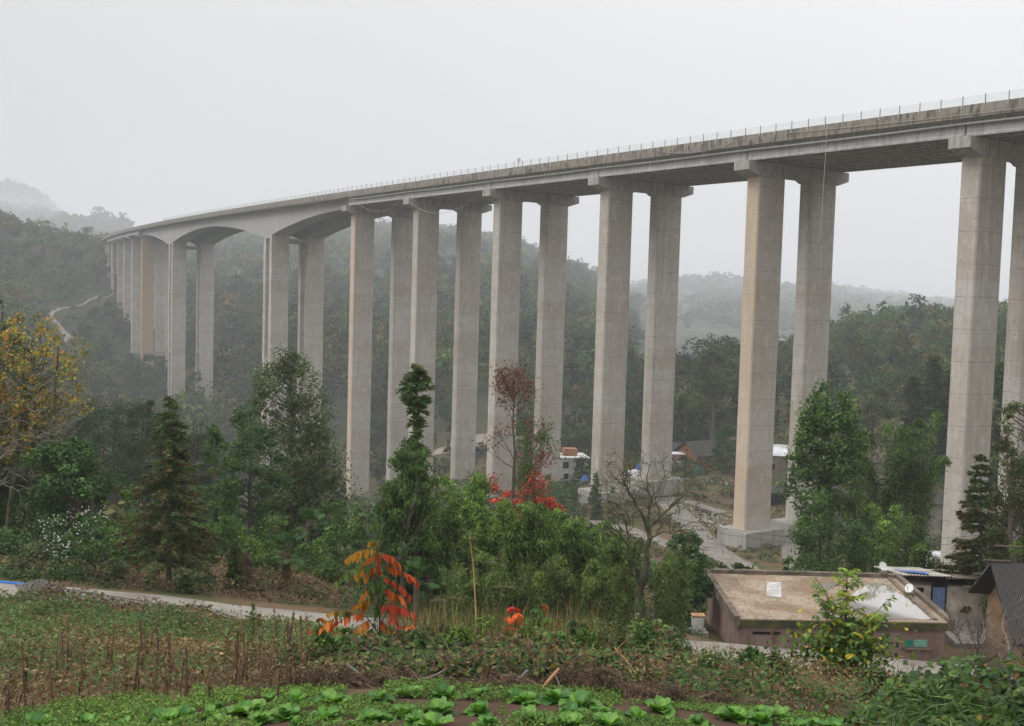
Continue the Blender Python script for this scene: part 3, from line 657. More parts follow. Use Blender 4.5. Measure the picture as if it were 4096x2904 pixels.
PROF = {'ovate': lambda t: np.sin(np.pi*np.clip(t*.82+.14, 0, 1))**.8, 'round': lambda t: np.sqrt(np.clip(1-(2*t-1)**2*.92, 0, 1)),
        'poplar': lambda t: np.interp(t, [0, .15, .4, .7, .9, 1], [.75, 1, .98, .82, .58, .25]), 'col': lambda t: np.interp(t, [0, .2, .6, 1], [.6, 1, .9, .35]),
        'shrub': lambda t: np.interp(t, [0, .3, .7, 1], [.8, 1, .8, .3]), 'umb': lambda t: np.interp(t, [0, .4, .8, 1], [.25, .7, 1, .6])}
def tree(name, label, cat, dx, R, ytop, wpx, prof='ovate', cb=.2, ncl=60, nl=90, L=.25, W=None, pal=P_MID, pp=None, clr=.16, droop=.1, trunk=.022, bark=None, sparse=0., lean=0., flat=.75, group=None, base=None, limbs=True, stems=1, hollow=.45):
    b = G(dx, R) if base is None else np.asarray(base, float)
    top = at(dx+lean, ytop, R); h = max(.3, top[2]-b[2]); rc = wpx/2370*R/2; W = W or L*.5
    root = empty(name, b, label, cat, group); tm = MB(); cm = MB(); pf = PROF[prof]
    t = rng.random(ncl*4); t = t[rng.random(len(t)) < pf(t)**1.2][:ncl]; m = len(t); th = rng.uniform(0, 6.283, m)
    ph = rng.uniform(0, 99); lump = fbm(th*1.1+ph, t*5+ph, 61, 2); rr = np.sqrt(rng.uniform(hollow**2, 1, m))*(1-clr*.9)*(1+.55*lump+.15*(rng.random(m) < .12))
    keep_ = (fbm(np.cos(th)*1.6+ph, t*4.5+np.sin(th)*1.6, 63, 2) > -.28); keep_ |= rng.random(m) < .15; t, th, rr = t[keep_], th[keep_], rr[keep_]; m = len(t)
    axis = np.array([top[0]-b[0], top[1]-b[1]])
    z = cb*h+t*(h*(1-cb)-clr*rc*.5)
    off = rng.uniform(-.04, .04, 2)*h
    def ax(zz): u = np.clip(zz/h, 0, 1); return np.stack([b[0]+axis[0]*u+off[0]*np.sin(u*3.1), b[1]+axis[1]*u+off[1]*np.sin(u*3.1)], -1)
    A = ax(z); C = np.stack([A[:, 0]+np.cos(th)*rc*pf(t)*rr, A[:, 1]+np.sin(th)*rc*pf(t)*rr, b[2]+z], 1)
    rad = rc*clr*2.0*rng.uniform(.5, 1.5, m)*(.55+.45*pf(t))
    ball_leaves(cm, C, rad, nl, L, W, pal, pp, droop, flat=flat)
    if cb < .6:
        zz = np.linspace(-.3, h*.93, 9); q = ax(zz); tr = trunk*h
        for s_ in range(stems):
            o = np.array([np.cos(s_*2.4), np.sin(s_*2.4)])*tr*(1.3 if stems > 1 else 0)
            pts = np.stack([q[:, 0]+o[0]*(1+zz/h*6*(stems > 1)), q[:, 1]+o[1]*(1+zz/h*6*(stems > 1)), b[2]+zz], 1); pts[1:-1, :2] += rng.normal(size=(7, 2))*h*.006
            tm.tube(pts, np.linspace(tr, tr*.18, 9), 8)
        if limbs:
            for i in range(m):
                zr = max(cb*h*.7, z[i]-.55*rc*rr[i]*pf(t[i])-rad[i]*.3); a = ax(np.array([zr]))[0]
                r0 = tr*.32*(1-.6*zr/h); limb(tm, (a[0], a[1], b[2]+zr), C[i], r0, r0*.25, 4, .04, 4, .04)
    if tm.n: tm.build('trunk', bark or M_BARK, root)
    cm.build('crown', M_LEAF, root)
    return root
def shrub(name, label, cat, dx, R, ytop, wpx, pal=P_MID, L=.16, ncl=22, nl=60, group=None, pp=None, **k):
    return tree(name, label, cat, dx, R, ytop, wpx, 'shrub', .05, ncl, nl, L, pal=pal, pp=pp, clr=.24, trunk=.02, group=group, hollow=.2, **k)
def conifer(label, dx, R, ytop, wpx, levels=22, pal=P_DARK, tip=P_BROWN, tipf=.35, L=.16, dens=26, cb=.08, droop=.35, prof=None, name='conifer_tree', lean=0., trunk=.016, base=None, cat='conifer', group=None):
    b = G(dx, R) if base is None else base; top = at(dx+lean, ytop, R); h = top[2]-b[2]; rc = wpx/2370*R/2
    root = empty(name, b, label, cat, group); tm = MB(); cm = MB()
    zz = np.linspace(-.3, h*.985, 8); ax = np.stack([b[0]+(top[0]-b[0])*zz/h, b[1]+(top[1]-b[1])*zz/h, b[2]+zz], 1); tm.tube(ax, np.linspace(trunk*h, .015, 8), 7)
    P = []; D = []; K = []
    for i, u in enumerate(np.linspace(cb, .985, levels)):
        rad = rc*(prof(u) if prof else (1-u)**.75*1.05+.05)
        nb = max(3, int(5+4*rad/rc))
        for j in range(nb):
            th = rng.uniform(0, 6.283); ln = rad*rng.uniform(.6, 1.12)
            if ln < .06: continue
            a = np.array([b[0]+(top[0]-b[0])*u, b[1]+(top[1]-b[1])*u, b[2]+u*h+rng.normal()*h*.008]); dr = np.array([math.cos(th), math.sin(th), 0])
            up = .25-droop*.5; s = np.linspace(0, 1, 5)[:, None]
            pts = a+dr*ln*s+ZV*ln*(up*s-droop*s**2+.12*s**4)
            tm.tube(pts, np.linspace(.016, .005, 5)*h/9, 4, cap=False)
            n = int(dens*ln/rc*2.2)+6; q = rng.random(n)**.75
            c = a+dr*ln*q[:, None]+ZV*ln*(up*q-droop*q**2+.12*q**4)[:, None]
            side = np.cross(dr, ZV)*rng.choice([-1, 1], n)[:, None]; d = dr*.55+side*rng.uniform(.1, 1, n)[:, None]+ZV*rng.normal(size=n)[:, None]*.3-ZV*droop*.8
            P.append(c+d*L*.35*rng.random(n)[:, None]*2.2+rng.normal(size=(n, 3))*L*.25); D.append(d); K.append(rng.random(n) < tipf*(.4+q)*(1.25 if u < .75 else .7))
    P = np.concatenate(P); D = np.concatenate(D); K = np.concatenate(K); col = palcol(len(P), pal); col[K] = palcol(K.sum(), tip)
    s = rng.uniform(.6, 1.35, len(P)); cm.leaves(P, D, L*1.5*s, L*.42*s, col)
    tm.build('trunk', M_BARK, root); cm.build('crown', M_LEAF, root); return root
def bamboo(label, dx, R, ytop, wpx, culms=14, pal=P_BAMB, L=.26, W=.045, nl=420, name='bamboo_clump', group=None, spread=.5, arch=.35, low=.12, cat='bamboo', jitter=1.):
    b = G(dx, R); h = at(dx, ytop, R)[2]-b[2]; rc = wpx/2370*R/2; root = empty(name, b, label, cat, group); tm = MB(); cm = MB()
    for i in range(culms):
        th = rng.uniform(0, 6.283); r = rc*spread*math.sqrt(rng.random()); hh = h*(1 if i == 0 else rng.uniform(.62, 1.0)); ln = min(arch*hh, rc*rng.uniform(.35, 1.0)); dr = np.array([math.cos(th), math.sin(th), 0])
        o = b+dr*r*.5; s = np.linspace(0, 1, 9)[:, None]
        fn = lambda s: o+dr*(r*.5*s+ln*s**3.2)+ZV*hh*(s-.26*s**6)*1.32-ZV*.2*(s == 0)
        tm.tube(fn(s), np.linspace(.022, .006, 9)*min(1.6, h/5), 5, cap=False)
        n = nl; q = low+(1-low)*rng.random(n)**.8; c = fn(q[:, None]); cr_ = rc*.42*np.sin(np.pi*np.clip((q-low)/(1-low)*.9+.07, 0, 1))**.7*(.5+.5*min(1, 8/culms))
        a2 = rng.uniform(0, 6.283, n); k = rng.random(n)**.6; node = np.round(q*26)/26
        d = np.stack([np.cos(a2), np.sin(a2), np.zeros(n)], 1)
        P = c+d*(cr_*k)[:, None]*jitter+ZV*(-.25*cr_*k**2)[:, None]+rng.normal(size=(n, 3))*.08
        D = d+rng.normal(size=(n, 3))*.5-ZV*.75; sc = rng.uniform(.6, 1.3, n)
        tn = (1+rng.normal()*.28)*(1+.25*np.sin(a2*3+i))[:, None].clip(.55, 1.6)
        cm.leaves(P, D, L*sc, W*sc, palcol(n, pal)*tn, d+rng.normal(size=(n, 3))*.6+ZV*.4)
    tm.build('culm', M_CULM, root); cm.build('foliage', M_LEAF, root); return root
M_BARKD = plain('dark_mossy_bark', (.05, .042, .03), .95, .35, 8, .02, .1, (.07, .085, .03))
M_GREYB = plain('grey_bark', (.15, .14, .12), .95, .3, 9)
M_CULM = plain('bamboo_culm', (.14, .17, .06), .6, .3, 6)
def branchy(mb, p, d, ln, r, depth, ends, spread=.55, k=3, up=.1, wob=.16, mn=.006, ratio=.72, segs=4, tw=None):
    pts = [p]; q = p.copy(); dd = d.copy()
    for i in range(segs):
        dd = norm(dd+rng.normal(size=3)*wob+ZV*up*.3); q = q+dd*ln/segs; pts.append(q.copy())
    r1 = max(mn, r*.62); mb.tube(pts, np.linspace(r, r1, segs+1), 6 if r > .03 else 4, cap=False)
    ends.append((q.copy(), dd.copy(), depth))
    if depth <= 0: return
    for j in range(k):
        t = 1. if j == 0 else rng.uniform(.35, 1.0); i0 = min(segs-1, int(t*segs)); s = pts[i0]+(pts[i0+1]-pts[i0])*(t*segs-i0) if t < 1 else q
        a = rng.normal(size=3); a -= dd*np.dot(a, dd); a = norm(a); nd = norm(dd*(1-spread*.4)+a*spread*rng.uniform(.6, 1.3)+ZV*up)
        branchy(mb, s, nd, ln*ratio*rng.uniform(.75, 1.15), r1*(.95 if j == 0 else .7), depth-1, ends, spread, k, up, wob, mn, ratio, segs)
def bare_tree(label, dx, R, ytop, depth=6, r=.12, ln=None, k=3, spread=.6, bark=None, name='bare_tree', leaves=0, pal=P_MID, L=.1, up=.12, first=None, cat='tree', group=None, stems=1, ratio=.74, mn=.006, lscale=1., wob=.16):
    b = G(dx, R); h = at(dx, ytop, R)[2]-b[2]; root = empty(name, b, label, cat, group); tm = MB(); ends = []
    for s in range(stems):
        d0 = norm(np.array([rng.normal()*.08, rng.normal()*.08, 1])+(np.array([rng.normal(), rng.normal(), 0])*.28 if stems > 1 else 0))
        branchy(tm, b-ZV*.1, d0 if first is None else norm(first), ln or h*.3, r, depth, ends, spread, k, up, wob, mn, ratio)
    V = np.concatenate(tm.v); sc = h/(V[:, 2].max()-b[2]) if V[:, 2].max() > b[2]+.1 else 1
    tm.v = [b+(v-b)*np.array([sc*lscale, sc*lscale, sc]) for v in tm.v]
    tm.build('trunk', bark or M_BARK, root)
    if leaves:
        E_ = np.array([e[0] for e in ends if e[2] <= 1]); E_ = b+(E_-b)*np.array([sc*lscale, sc*lscale, sc]); cm = MB(); i = rng.integers(0, len(E_), leaves)
        P = E_[i]+rng.normal(size=(leaves, 3))*L*1.1; s = rng.uniform(.6, 1.3, leaves)
        cm.leaves(P, rng.normal(size=(leaves, 3))-ZV*.8, L*s, L*.6*s, palcol(leaves, pal)); cm.build('foliage', M_LEAF, root)
    return root, np.array([b+(e[0]-b)*np.array([sc*lscale, sc*lscale, sc]) for e in ends if e[2] <= 1])
def fan_palm(label, dx, R, ytop, size, nf=16, trunk_h=None, hang=True, group='fan palms'):
    b = G(dx, R); h = at(dx, ytop, R)[2]-b[2]; root = empty('fan_palm', b, label, 'palm', group); hub = b+ZV*(h-size*.75); tm = MB(); cm = MB()
    tm.tube([b-ZV*.2, b+ZV*(h-size*.75)*.5, hub], [.13, .11, .12], 8); 
    for i in range(nf):
        th = i*2.4+rng.normal()*.2; el = rng.uniform(-.5, 1.25); dr = np.array([math.cos(th)*math.cos(el), math.sin(th)*math.cos(el), math.sin(el)])
        e = hub+dr*size*.6; tm.tube([hub, hub+dr*size*.3+ZV*.02, e], [.018, .014, .01], 4, cap=False); S = norm(np.cross(dr, ZV)); U = norm(np.cross(S, dr))
        n = 20; a = np.linspace(-1.75, 1.75, n); d = np.cos(a)[:, None]*dr+np.sin(a)[:, None]*S+U*(.12*np.abs(np.sin(a)))[:, None]-ZV*.18
        ln = size*.5*(1-.12*np.abs(a)); c = e+d*ln[:, None]*.5
        cm.leaves(c, d, ln, size*.07, palcol(n, P_DARK*np.array([1.0, 1.15, 1.1]), None, .15), np.tile(U, (n, 1))+np.cross(d, U)*.3)
    if hang:
        n = 160; a = rng.uniform(0, 6.28, n); z = rng.uniform(.1, .95, n); c = b+np.stack([np.cos(a)*.16, np.sin(a)*.16, z*(hub[2]-b[2])], 1)
        cm.leaves(c, np.stack([np.cos(a)*.25, np.sin(a)*.25, -np.ones(n)], 1), .4, .07, palcol(n, P_BROWN))
    tm.build('trunk', M_BARK, root); cm.build('fronds', M_LEAF, root); return root

for _p in (P_DARK, P_MID, P_LIGHT, P_BAMB, P_GREY, P_BROWN): _p *= 1.42*np.array([.97, 1.07, .8])
P_BAMB *= np.array([1.12, .98, .95])
# ------------------------------------------------------------------ trees across the road, left to right
GT = 'trees beyond the left concrete road'
# yellow leaved plane tree with two trunks
for x, yt, w_, lb, n_ in ((66, 712, 290, 'tall half bare tree with orange and yellow leaves at the left edge', 150), (-6, 745, 210, 'slender trunk with orange leaves at the very left edge of the picture', 90)):
    rt = tree('plane_tree', lb, 'tree', x, 58, yt, w_, 'umb', .40, n_, 27, .16, .13, pal=P_YEL2*1.3, clr=.07, droop=.5, trunk=.014, bark=M_BARKM, stems=2, hollow=.25, flat=1.1)
    tw = MB(); b = np.array(rt.location); h = 11.
    for k in range(34):
        a = b+ZV*rng.uniform(.28, .7)*h+rng.normal(size=3)*.2; d = norm((rng.normal(), rng.normal()*.6, .25)); e_ = []; branchy(tw, a, d, rng.uniform(.9, 2.0), .03, 2, e_, .6, 3, .05, mn=.008)
    tw.build('twigs', M_BARKP, rt)
tree('broadleaf_tree', 'dull olive treetop rising behind the orange leaved tree at left edge', 'tree', 8, 95, 655, 110, 'ovate', .35, 60, 110, .3, pal=P_GREY*.8)
tree('broadleaf_tree', 'dense dark green round tree right of the orange leaved tree', 'tree', 165, 56, 978, 175, 'round', .22, 75, 190, .2, pal=P_DARK*1.25, clr=.15, trunk=.03, stems=2)
tree('broadleaf_tree', 'dark leafy tree under the orange leaved tree at left', 'tree', 60, 66, 930, 190, 'shrub', .05, 80, 150, .24, pal=P_DARK*.9, clr=.16)
tree('broadleaf_tree', 'shadowy tree at the left edge below the orange leaves', 'tree', -30, 60, 900, 160, 'ovate', .05, 60, 150, .24, pal=P_DARK, clr=.16)
for i, (x, R, yt, w_) in enumerate([(150, 118, 900, 90), (205, 122, 890, 100), (262, 115, 868, 105), (318, 120, 885, 95), (372, 124, 905, 90), (430, 126, 922, 90), (110, 125, 905, 80)]):
    tree('pine_tree', ['dark pine at the left of the pine row in front of the far slope', 'second dark pine of the row left of the twin arch piers', 'tallest dark pine of the row left of the twin arch piers', 'dark broad pine just left of the tall brownish conifer', 'dark pine top peeking behind the tall brownish conifer', 'dark pine below the twin arch piers at left', 'dark pine behind the dense round tree'][i], 'pine', x, R, yt, w_*1.4, 'ovate', .05, 90, 190, .3, W=.10, pal=P_DARK*.62, clr=.20, flat=.8, group='dark pines left of the arch piers')
conifer('tall conifer with rust brown needles standing at the far edge of the left road', 378, 43.6, 885, 215, 26, P_DARK*1.3, P_BROWN*.75, .42, .15, 75, .13, .35, lambda u: np.interp(u, [0, .12, .3, .55, .8, .93, 1], [.55, .95, 1, .62, .36, .26, .05]))
tree('broadleaf_tree', 'dark evergreen tree tucked against the left side of the tall poplar', 'tree', 560, 70, 893, 150, 'ovate', .08, 85, 170, .22, pal=P_DARK*1.15, clr=.15)
tree('poplar_tree', 'tallest grey green poplar in front of the middle twin arch pier', 'tree', 652, 76, 785, 245, 'poplar', .05, 330, 120, .2, W=.13, pal=np.vstack([P_GREY, P_GREY*.7, P_DARK*1.3]), clr=.12, droop=.2, trunk=.016, hollow=.1, flat=1.15)
tree('broadleaf_tree', 'bushy green tree between brownish conifer and poplar', 'tree', 478, 66, 955, 120, 'ovate', .05, 60, 150, .2, pal=P_MID*.85, clr=.16)
tree('broadleaf_tree', 'low leafy tree right of the poplar foot', 'tree', 735, 62, 1110, 80, 'round', .05, 34, 110, .18, pal=P_MID*.9)
GB = 'bushes beyond the left road'
blist = [(20, 50, 1180, 120, P_DARK*1.2), (75, 47, 1215, 110, P_GREY*.8), (135, 50, 1195, 110, P_MID*.8), (200, 47, 1215, 120, P_MID*.75), (262, 50, 1180, 110, P_MID), (282, 58, 1092, 95, P_LIGHT), (318, 52, 1160, 90, P_MID*.9),
 (455, 55, 1130, 100, P_LIGHT*.8), (505, 54, 1150, 90, P_MID), (560, 53, 1170, 95, P_LIGHT*.8), (612, 56, 1145, 90, P_MID), (600, 50, 1240, 90, P_MID*.9), (700, 52, 1195, 100, P_LIGHT*.8), (755, 58, 1165, 70, P_MID), (740, 50, 1250, 90, P_MID*.85), (810, 56, 1130, 60, P_LIGHT*.75), (830, 48, 1225, 90, P_MID*.8), (40, 44, 1255, 90, P_GREY*.7), (150, 44.5, 1262, 90, P_MID*.7), (245, 45, 1258, 80, P_GREY*.7), (455, 46, 1290, 60, P_GREY*.7), (560, 45.5, 1325, 70, P_MID*.8), (690, 45, 1335, 80, P_GREY*.8)]
desc = ['dark bush at the left edge beyond the road', 'greyish bush beyond the blue hose', 'green bush beyond the gravel pile', 'green thicket between gravel pile and conifer', 'leafy bush with taller shoots left of the conifer', 'bright yellow green bush above the thicket left of the conifer', 'green bush touching the left side of the conifer',
 'light green bush just right of the conifer', 'green bush below the dark evergreen tree', 'light shrub left of the poplar foot', 'green bush at the poplar foot', 'low bush left of the fan palm', 'light green bush right of the fan palm', 'small green bush at the orange pier foot', 'low dark bush right of the fan palms', 'light green sapling bush in front of the warm toned pier', 'leafy shrub left of the vine covered tree', 'dry grey bush beyond the left road', 'low green weeds bush behind the gravel pile', 'dry bush left of the conifer trunk', 'dry weeds right of the conifer trunk', 'low bush beside the conifer sapling', 'greyish low bush near the end of the left road']
for (x, R, yt, w_, pl), ds in zip(blist, desc): shrub('bush', ds, 'bush', x, R, yt, w_, pl, .15, 26, 85, GB)
cm = None
for x, R, yt, w_, lb in [(130, 49, 1150, 70, 'bush dotted with white blossom left of the thicket'), (215, 48, 1128, 75, 'larger bush dotted with white blossom left of the conifer'), (150, 46, 1195, 60, 'low bush with a few white flowers behind the gravel pile')]:
    r_ = shrub('flowering_bush', lb, 'bush', x, R, yt, w_, P_DARK*1.2, .14, 22, 70, 'white flowering bushes'); h_ = at(x, yt, R)[2]-r_.location[2]; fm = MB(); n = 70
    c = np.array(r_.location)+np.stack([rng.normal(size=n)*w_/2370*R*.25, rng.normal(size=n)*.4-.5, h_*rng.uniform(.45, 1., n)], 1); c += np.round(rng.normal(size=(n, 3)), 0)*.1
    fm.leaves(c, rng.normal(size=(n, 3)), .09, .08, np.full((n, 3), .45)); fm.build('blossom', M_LEAF, r_)
conifer('small dark conifer sapling beside the dry corn stack', 525, 45, 1205, 42, 16, P_MID*.8, P_BROWN, .15, .13, 30)
conifer('little conifer sapling at the foot of the tall brownish conifer', 415, 42.8, 1285, 40, 10, P_DARK*1.2, P_BROWN, .15, .12, 26)
fan_palm('fan palm with shaggy brown trunk beyond the left road', 640, 47, 1200, 1.0); fan_palm('taller fan palm rising behind the shaggy one', 688, 54, 1142, 1.0, 14, hang=False)
fan_palm('low fan palm in the dark under the vine covered tree', 930, 41, 1262, .9, 12, hang=False); fan_palm('fan palm fronds right under the vine covered tree', 900, 43, 1215, .8, 12, hang=False); fan_palm('dark fan palm behind the orange sumac', 960, 43, 1265, .8, 12, hang=False)
# vine covered conifer and the bamboo thicket
conifer('conifer with bare upper trunk rising out of the vine covered tree', 932, 45, 808, 100, 30, P_DARK*1.5, P_BROWN*.8, .3, .17, 38, .3, .28, lambda u: np.interp(u, [0, .45, .58, .63, .7, .8, .86, .94, 1], [.25, .35, .5, .8, .3, .36, .85, .7, .08]))
tree('broadleaf_tree', 'dark tree smothered in hanging vines around the conifer trunk', 'tree', 924, 44, 985, 165, 'col', .02, 240, 160, .2, W=.055, hollow=.15, pal=np.vstack([P_DARK*1.3, P_MID, P_BAMB*.8]), clr=.13, droop=1.0, trunk=.03)
GBm = 'bamboo thicket below the middle piers'
for x, R, yt, w_, pl, lb, cl in [(1035, 52, 1062, 110, P_BAMB*1.15, 'pale yellow green bamboo plumes right of the vine covered tree', 16), (985, 47, 1120, 80, P_BAMB*.8, 'dark bamboo leaning on the vine covered tree', 12), (1090, 50, 1130, 90, P_BAMB, 'feathery bamboo left of the red leaved tree', 13), (1150, 47, 1130, 90, P_BAMB*.9, 'dense bamboo clump below the red leaved tree', 16), (1205, 47, 1135, 95, P_BAMB*.9, 'broad dense bamboo plumes right of the red leaved tree', 16), (1258, 50, 1155, 80, P_BAMB*1.1, 'pale bamboo plume in front of the white car', 12), (1310, 48, 1165, 85, P_BAMB*.95, 'bamboo clump left of the bare tree', 13), (1355, 47, 1195, 80, P_BAMB*.8, 'dark bamboo behind the bare tree fork', 12), (1060, 44, 1230, 90, P_BAMB*.8, 'shorter bamboo at the middle of the thicket', 12), (1400, 46, 1200, 80, P_BAMB*.85, 'low bamboo behind the bare tree trunk', 10)]:
    bamboo(lb, x, R, yt, w_, cl, pl*1.2, .27, .05, 620, group=GBm)
for i, (x, R, yt, w_) in enumerate([(1130, 42, 1275, 80), (1190, 42, 1265, 80), (1240, 41, 1262, 75), (1290, 41, 1250, 80), (1345, 41, 1265, 80), (1388, 44, 1280, 50), (1490, 42, 1275, 60), (1510, 43, 1235, 60), (1010, 41, 1285, 80), (1075, 41, 1290, 80)]):
    bamboo(['young bamboo left of the middle', 'young bamboo below the dense clump', 'young bamboo behind the red sumac leaves', 'young bamboo with yellow shoots', 'young bamboo left of the bare tree trunk', 'young bamboo touching the bare tree trunk', 'yellowish young bamboo right of the bare tree trunk', 'young bamboo beside the dark evergreen bush', 'young bamboo right of the orange sumac', 'young bamboo behind the dry bamboo pole'][i], x, R, yt, w_, 12, np.vstack([P_BAMB*.85, [(.15, .14, .05)]]), .19, .032, 420, 'young_bamboo', 'young bamboo at the front of the thicket', .9, .2, .02)
# red leaved tree
R_ = 60.; b = G(1149, R_); rt = empty('maple_tree', b, 'slender tree with sparse dark red top and bright red lower leaves before the middle pier', 'tree'); tm = MB(); cm = MB(); ends = []
T_ = np.array([b]+[at(x, y, R_) for x, y in ((1150, 1150), (1148, 1080), (1152, 1010), (1147, 950), (1150, 900), (1149, 866))]); tm.tube(T_, np.linspace(.11, .02, 7), 7)
for k in range(30):
    u = rng.uniform(.16, .98); q = u*6; i0 = min(5, int(q)); p = T_[i0]+(T_[i0+1]-T_[i0])*(q-i0); th = k*2.4; d = norm((math.cos(th), math.sin(th)*.7, .75 if u > .4 else .25)); branchy(tm, p, d, (1.5-.75*u) if u > .4 else 1.35, .03, 3, ends, .5, 3, .1, mn=.008, ratio=.66)
Ez = np.array([q[0] for q in ends if q[2] <= 2]); hh = T_[-1][2]-b[2]; zz = (Ez[:, 2]-b[2])/hh
for lo, hi, n, pl, L_ in ((0, .42, 1500, P_RED*1.15, .2), (.38, .66, 520, P_RED*.85, .18), (.62, 1.1, 1300, P_RED*np.array([.42, .9, 1.0]), .16)):
    e2 = Ez[(zz > lo) & (zz < hi)]
    if len(e2): i = rng.integers(0, len(e2), n); cm.leaves(e2[i]+rng.normal(size=(n, 3))*.16, rng.normal(size=(n, 3))-ZV*.5, L_, L_*.6, palcol(n, pl))
c = np.array([at(x, y, R_+rng.normal()*.7) for x, y in zip(rng.uniform(1100, 1212, 26), rng.uniform(1085, 1165, 26))]); ball_leaves(cm, c, .42, 26, .2, .12, P_RED*1.15, flat=.45)
tm.build('trunk', M_BARK, rt); cm.build('foliage', M_LEAF, rt)
bare_tree('thin tree with few yellow green leaves right of the red leaved tree', 1200, 62, 925, 6, .08, 3.2, 3, .4, M_BARK, 'thin_tree', 2600, P_LIGHT*.8, .14, .25, lscale=.6)
bare_tree('pale leafless sapling in front of the vine covered tree', 872, 40, 1020, 4, .035, 2.2, 2, .35, M_GREYB, 'leafless_sapling', up=.25, lscale=.55)
bare_tree('thin bare grey branches left of the vine covered tree', 845, 38, 1150, 4, .02, 1.4, 2, .5, M_GREYB, 'leafless_sapling', up=.1, lscale=.6)
R_ = 42.8; b = G(1438, R_); rt = empty('bare_tree', b, 'gnarled mossy bare tree forking in front of the concrete road', 'tree'); tm = MB(); ends = []
def path_(pts): return np.array([b+ZV*-.1 if p is None else at(p[0], p[1], R_+p[2]) for p in pts])
mains = [([None, (1436, 1320, 0), (1446, 1260, 0), (1450, 1200, 0), (1448, 1180, 0)], .15, .10), ([(1448, 1185, 0), (1425, 1130, -.4), (1405, 1100, -.6), (1395, 1060, -.7)], .075, .02), ([(1449, 1185, 0), (1480, 1150, .4), (1520, 1118, .8), (1545, 1095, 1.)], .07, .02), ([(1449, 1190, 0), (1455, 1120, .2), (1448, 1070, .3)], .06, .02),
 ([(1437, 1318, 0), (1425, 1270, -.3), (1412, 1225, -.5), (1385, 1190, -.8), (1350, 1175, -1)], .10, .025), ([(1412, 1225, -.5), (1400, 1170, -.2), (1370, 1120, 0)], .05, .015), ([(1450, 1205, 0), (1490, 1190, -.6), (1530, 1185, -1)], .05, .015)]
for pl, r0, r1 in mains:
    q = path_(pl); q = np.array([np.interp(np.linspace(0, len(q)-1, 9), range(len(q)), q[:, k]) for k in range(3)]).T; q[1:-1] += rng.normal(size=(7, 3))*.05; tm.tube(q, np.linspace(r0, r1, 9), 8)
    if r0 < .12 :
        for k in range(9):
            i0 = rng.integers(2, 8); d = norm(norm(q[i0+1]-q[i0])*.8+rng.normal(size=3)*.55+ZV*.25); branchy(tm, q[i0], d, rng.uniform(.6, 1.25), .024, 3, ends, .6, 2, .1, wob=.28, mn=.007, ratio=.72)
tm.build('trunk', M_BARKM, rt); E_ = np.array([q[0] for q in ends if q[2] <= 1]); cm = MB(); n = 520; i = rng.integers(0, len(E_), n); cm.leaves(E_[i]+rng.normal(size=(n, 3))*.06, rng.normal(size=(n, 3)), .08, .05, palcol(n, np.vstack([P_MID, P_YEL2]))); cm.build('foliage', M_LEAF, rt)
tree('broadleaf_tree', 'dark glossy evergreen bush left of the flat roofed house', 'tree', 1535, 53, 1188, 130, 'round', .03, 75, 170, .17, pal=P_DARK*1.25, clr=.15)
shrub('bush', 'dark shady bush beside the white bucket', 'bush', 1500, 50.5, 1270, 90, P_DARK, .15, 24, 90)
# right side
tree('broadleaf_tree', 'tall fresh green tree in front of the second pier pair from the right', 'tree', 1850, 80, 845, 170, 'ovate', .36, 170, 130, .28, W=.15, pal=P_MID*1.1, clr=.13, hollow=.2, flat=1.1, droop=.4, trunk=.014)
bamboo('tall drooping bamboo plume left of the rightmost pier', 1965, 84, 955, 120, 16, np.vstack([P_BAMB*.75, P_MID]), .32, .07, 1100, group='tall bamboo at right', low=.2)
bamboo('tallest bamboo plume with yellowish tip near the rightmost pier', 2040, 86, 925, 110, 14, np.vstack([P_BAMB*.85, P_MID]), .32, .07, 1100, group='tall bamboo at right', low=.2)
bamboo('bamboo between the tall tree and the tall bamboo', 1915, 78, 1010, 90, 10, P_BAMB*.7, .3, .06, 900, group='tall bamboo at right')
shrub('bush', 'leafy bush speckled with yellow leaves behind the flat roof', 'bush', 1840, 66, 1100, 150, None or P_MID*.9, .17, 60, 160, pp=None)
shrub('bush', 'large green bush behind the left satellite dish', 'bush', 1920, 68, 1110, 130, P_DARK*1.3, .2, 50, 160)
bamboo('light green feathery bush behind the right part of the flat roof', 1995, 64, 1135, 110, 16, P_BAMB*.95, .22, .05, 900, 'feathery_bush', cat='bush')
shrub('bush', 'dark bush between feathery bush and the rightmost pier', 'bush', 2060, 66, 1150, 100, P_DARK*1.2, .2, 40, 150)
shrub('bush', 'low leafy bush left of the path behind the flat roof', 'bush', 1765, 62, 1225, 60, P_MID, .16, 16, 80)
bare_tree('pale dead snag standing behind the flat roof', 1968, 60, 1222, 2, .05, .8, 2, .9, M_GREYB, 'dead_snag', lscale=.22)
conifer('dark spreading conifer hiding the foot of the rightmost pier', 2195, 62, 1020, 190, 24, P_DARK*1.1, P_BROWN*.7, .45, .18, 170, .02, .25, lambda u: np.interp(u, [0, .3, .6, 1], [1, .95, .6, .1]))
tree('dead_leaved_tree', 'rust brown tree with dry leaves at the right edge of the picture', 'tree', 2250, 60, 985, 135, 'ovate', .05, 110, 120, .2, W=.07, pal=np.vstack([P_BROWN*.55, P_DARK]), clr=.13, droop=.6, flat=1.1)
tree('dead_leaved_tree', 'dark brown leaved tree behind the black roofed barn', 'tree', 2310, 64, 960, 170, 'ovate', .05, 110, 120, .22, W=.08, pal=np.vstack([P_BROWN*.4, P_DARK*.9]), clr=.14, droop=.6, flat=1.1)
tree('broadleaf_tree', 'light green treetop before the rightmost pier at the frame edge', 'tree', 2282, 72, 862, 120, 'ovate', .45, 45, 110, .22, pal=P_GREY*1.1, clr=.14)
shrub('bush', 'bright green bush behind the black roofed barn at right edge', 'bush', 2272, 54, 1208, 75, P_LIGHT*.9, .14, 26, 110)
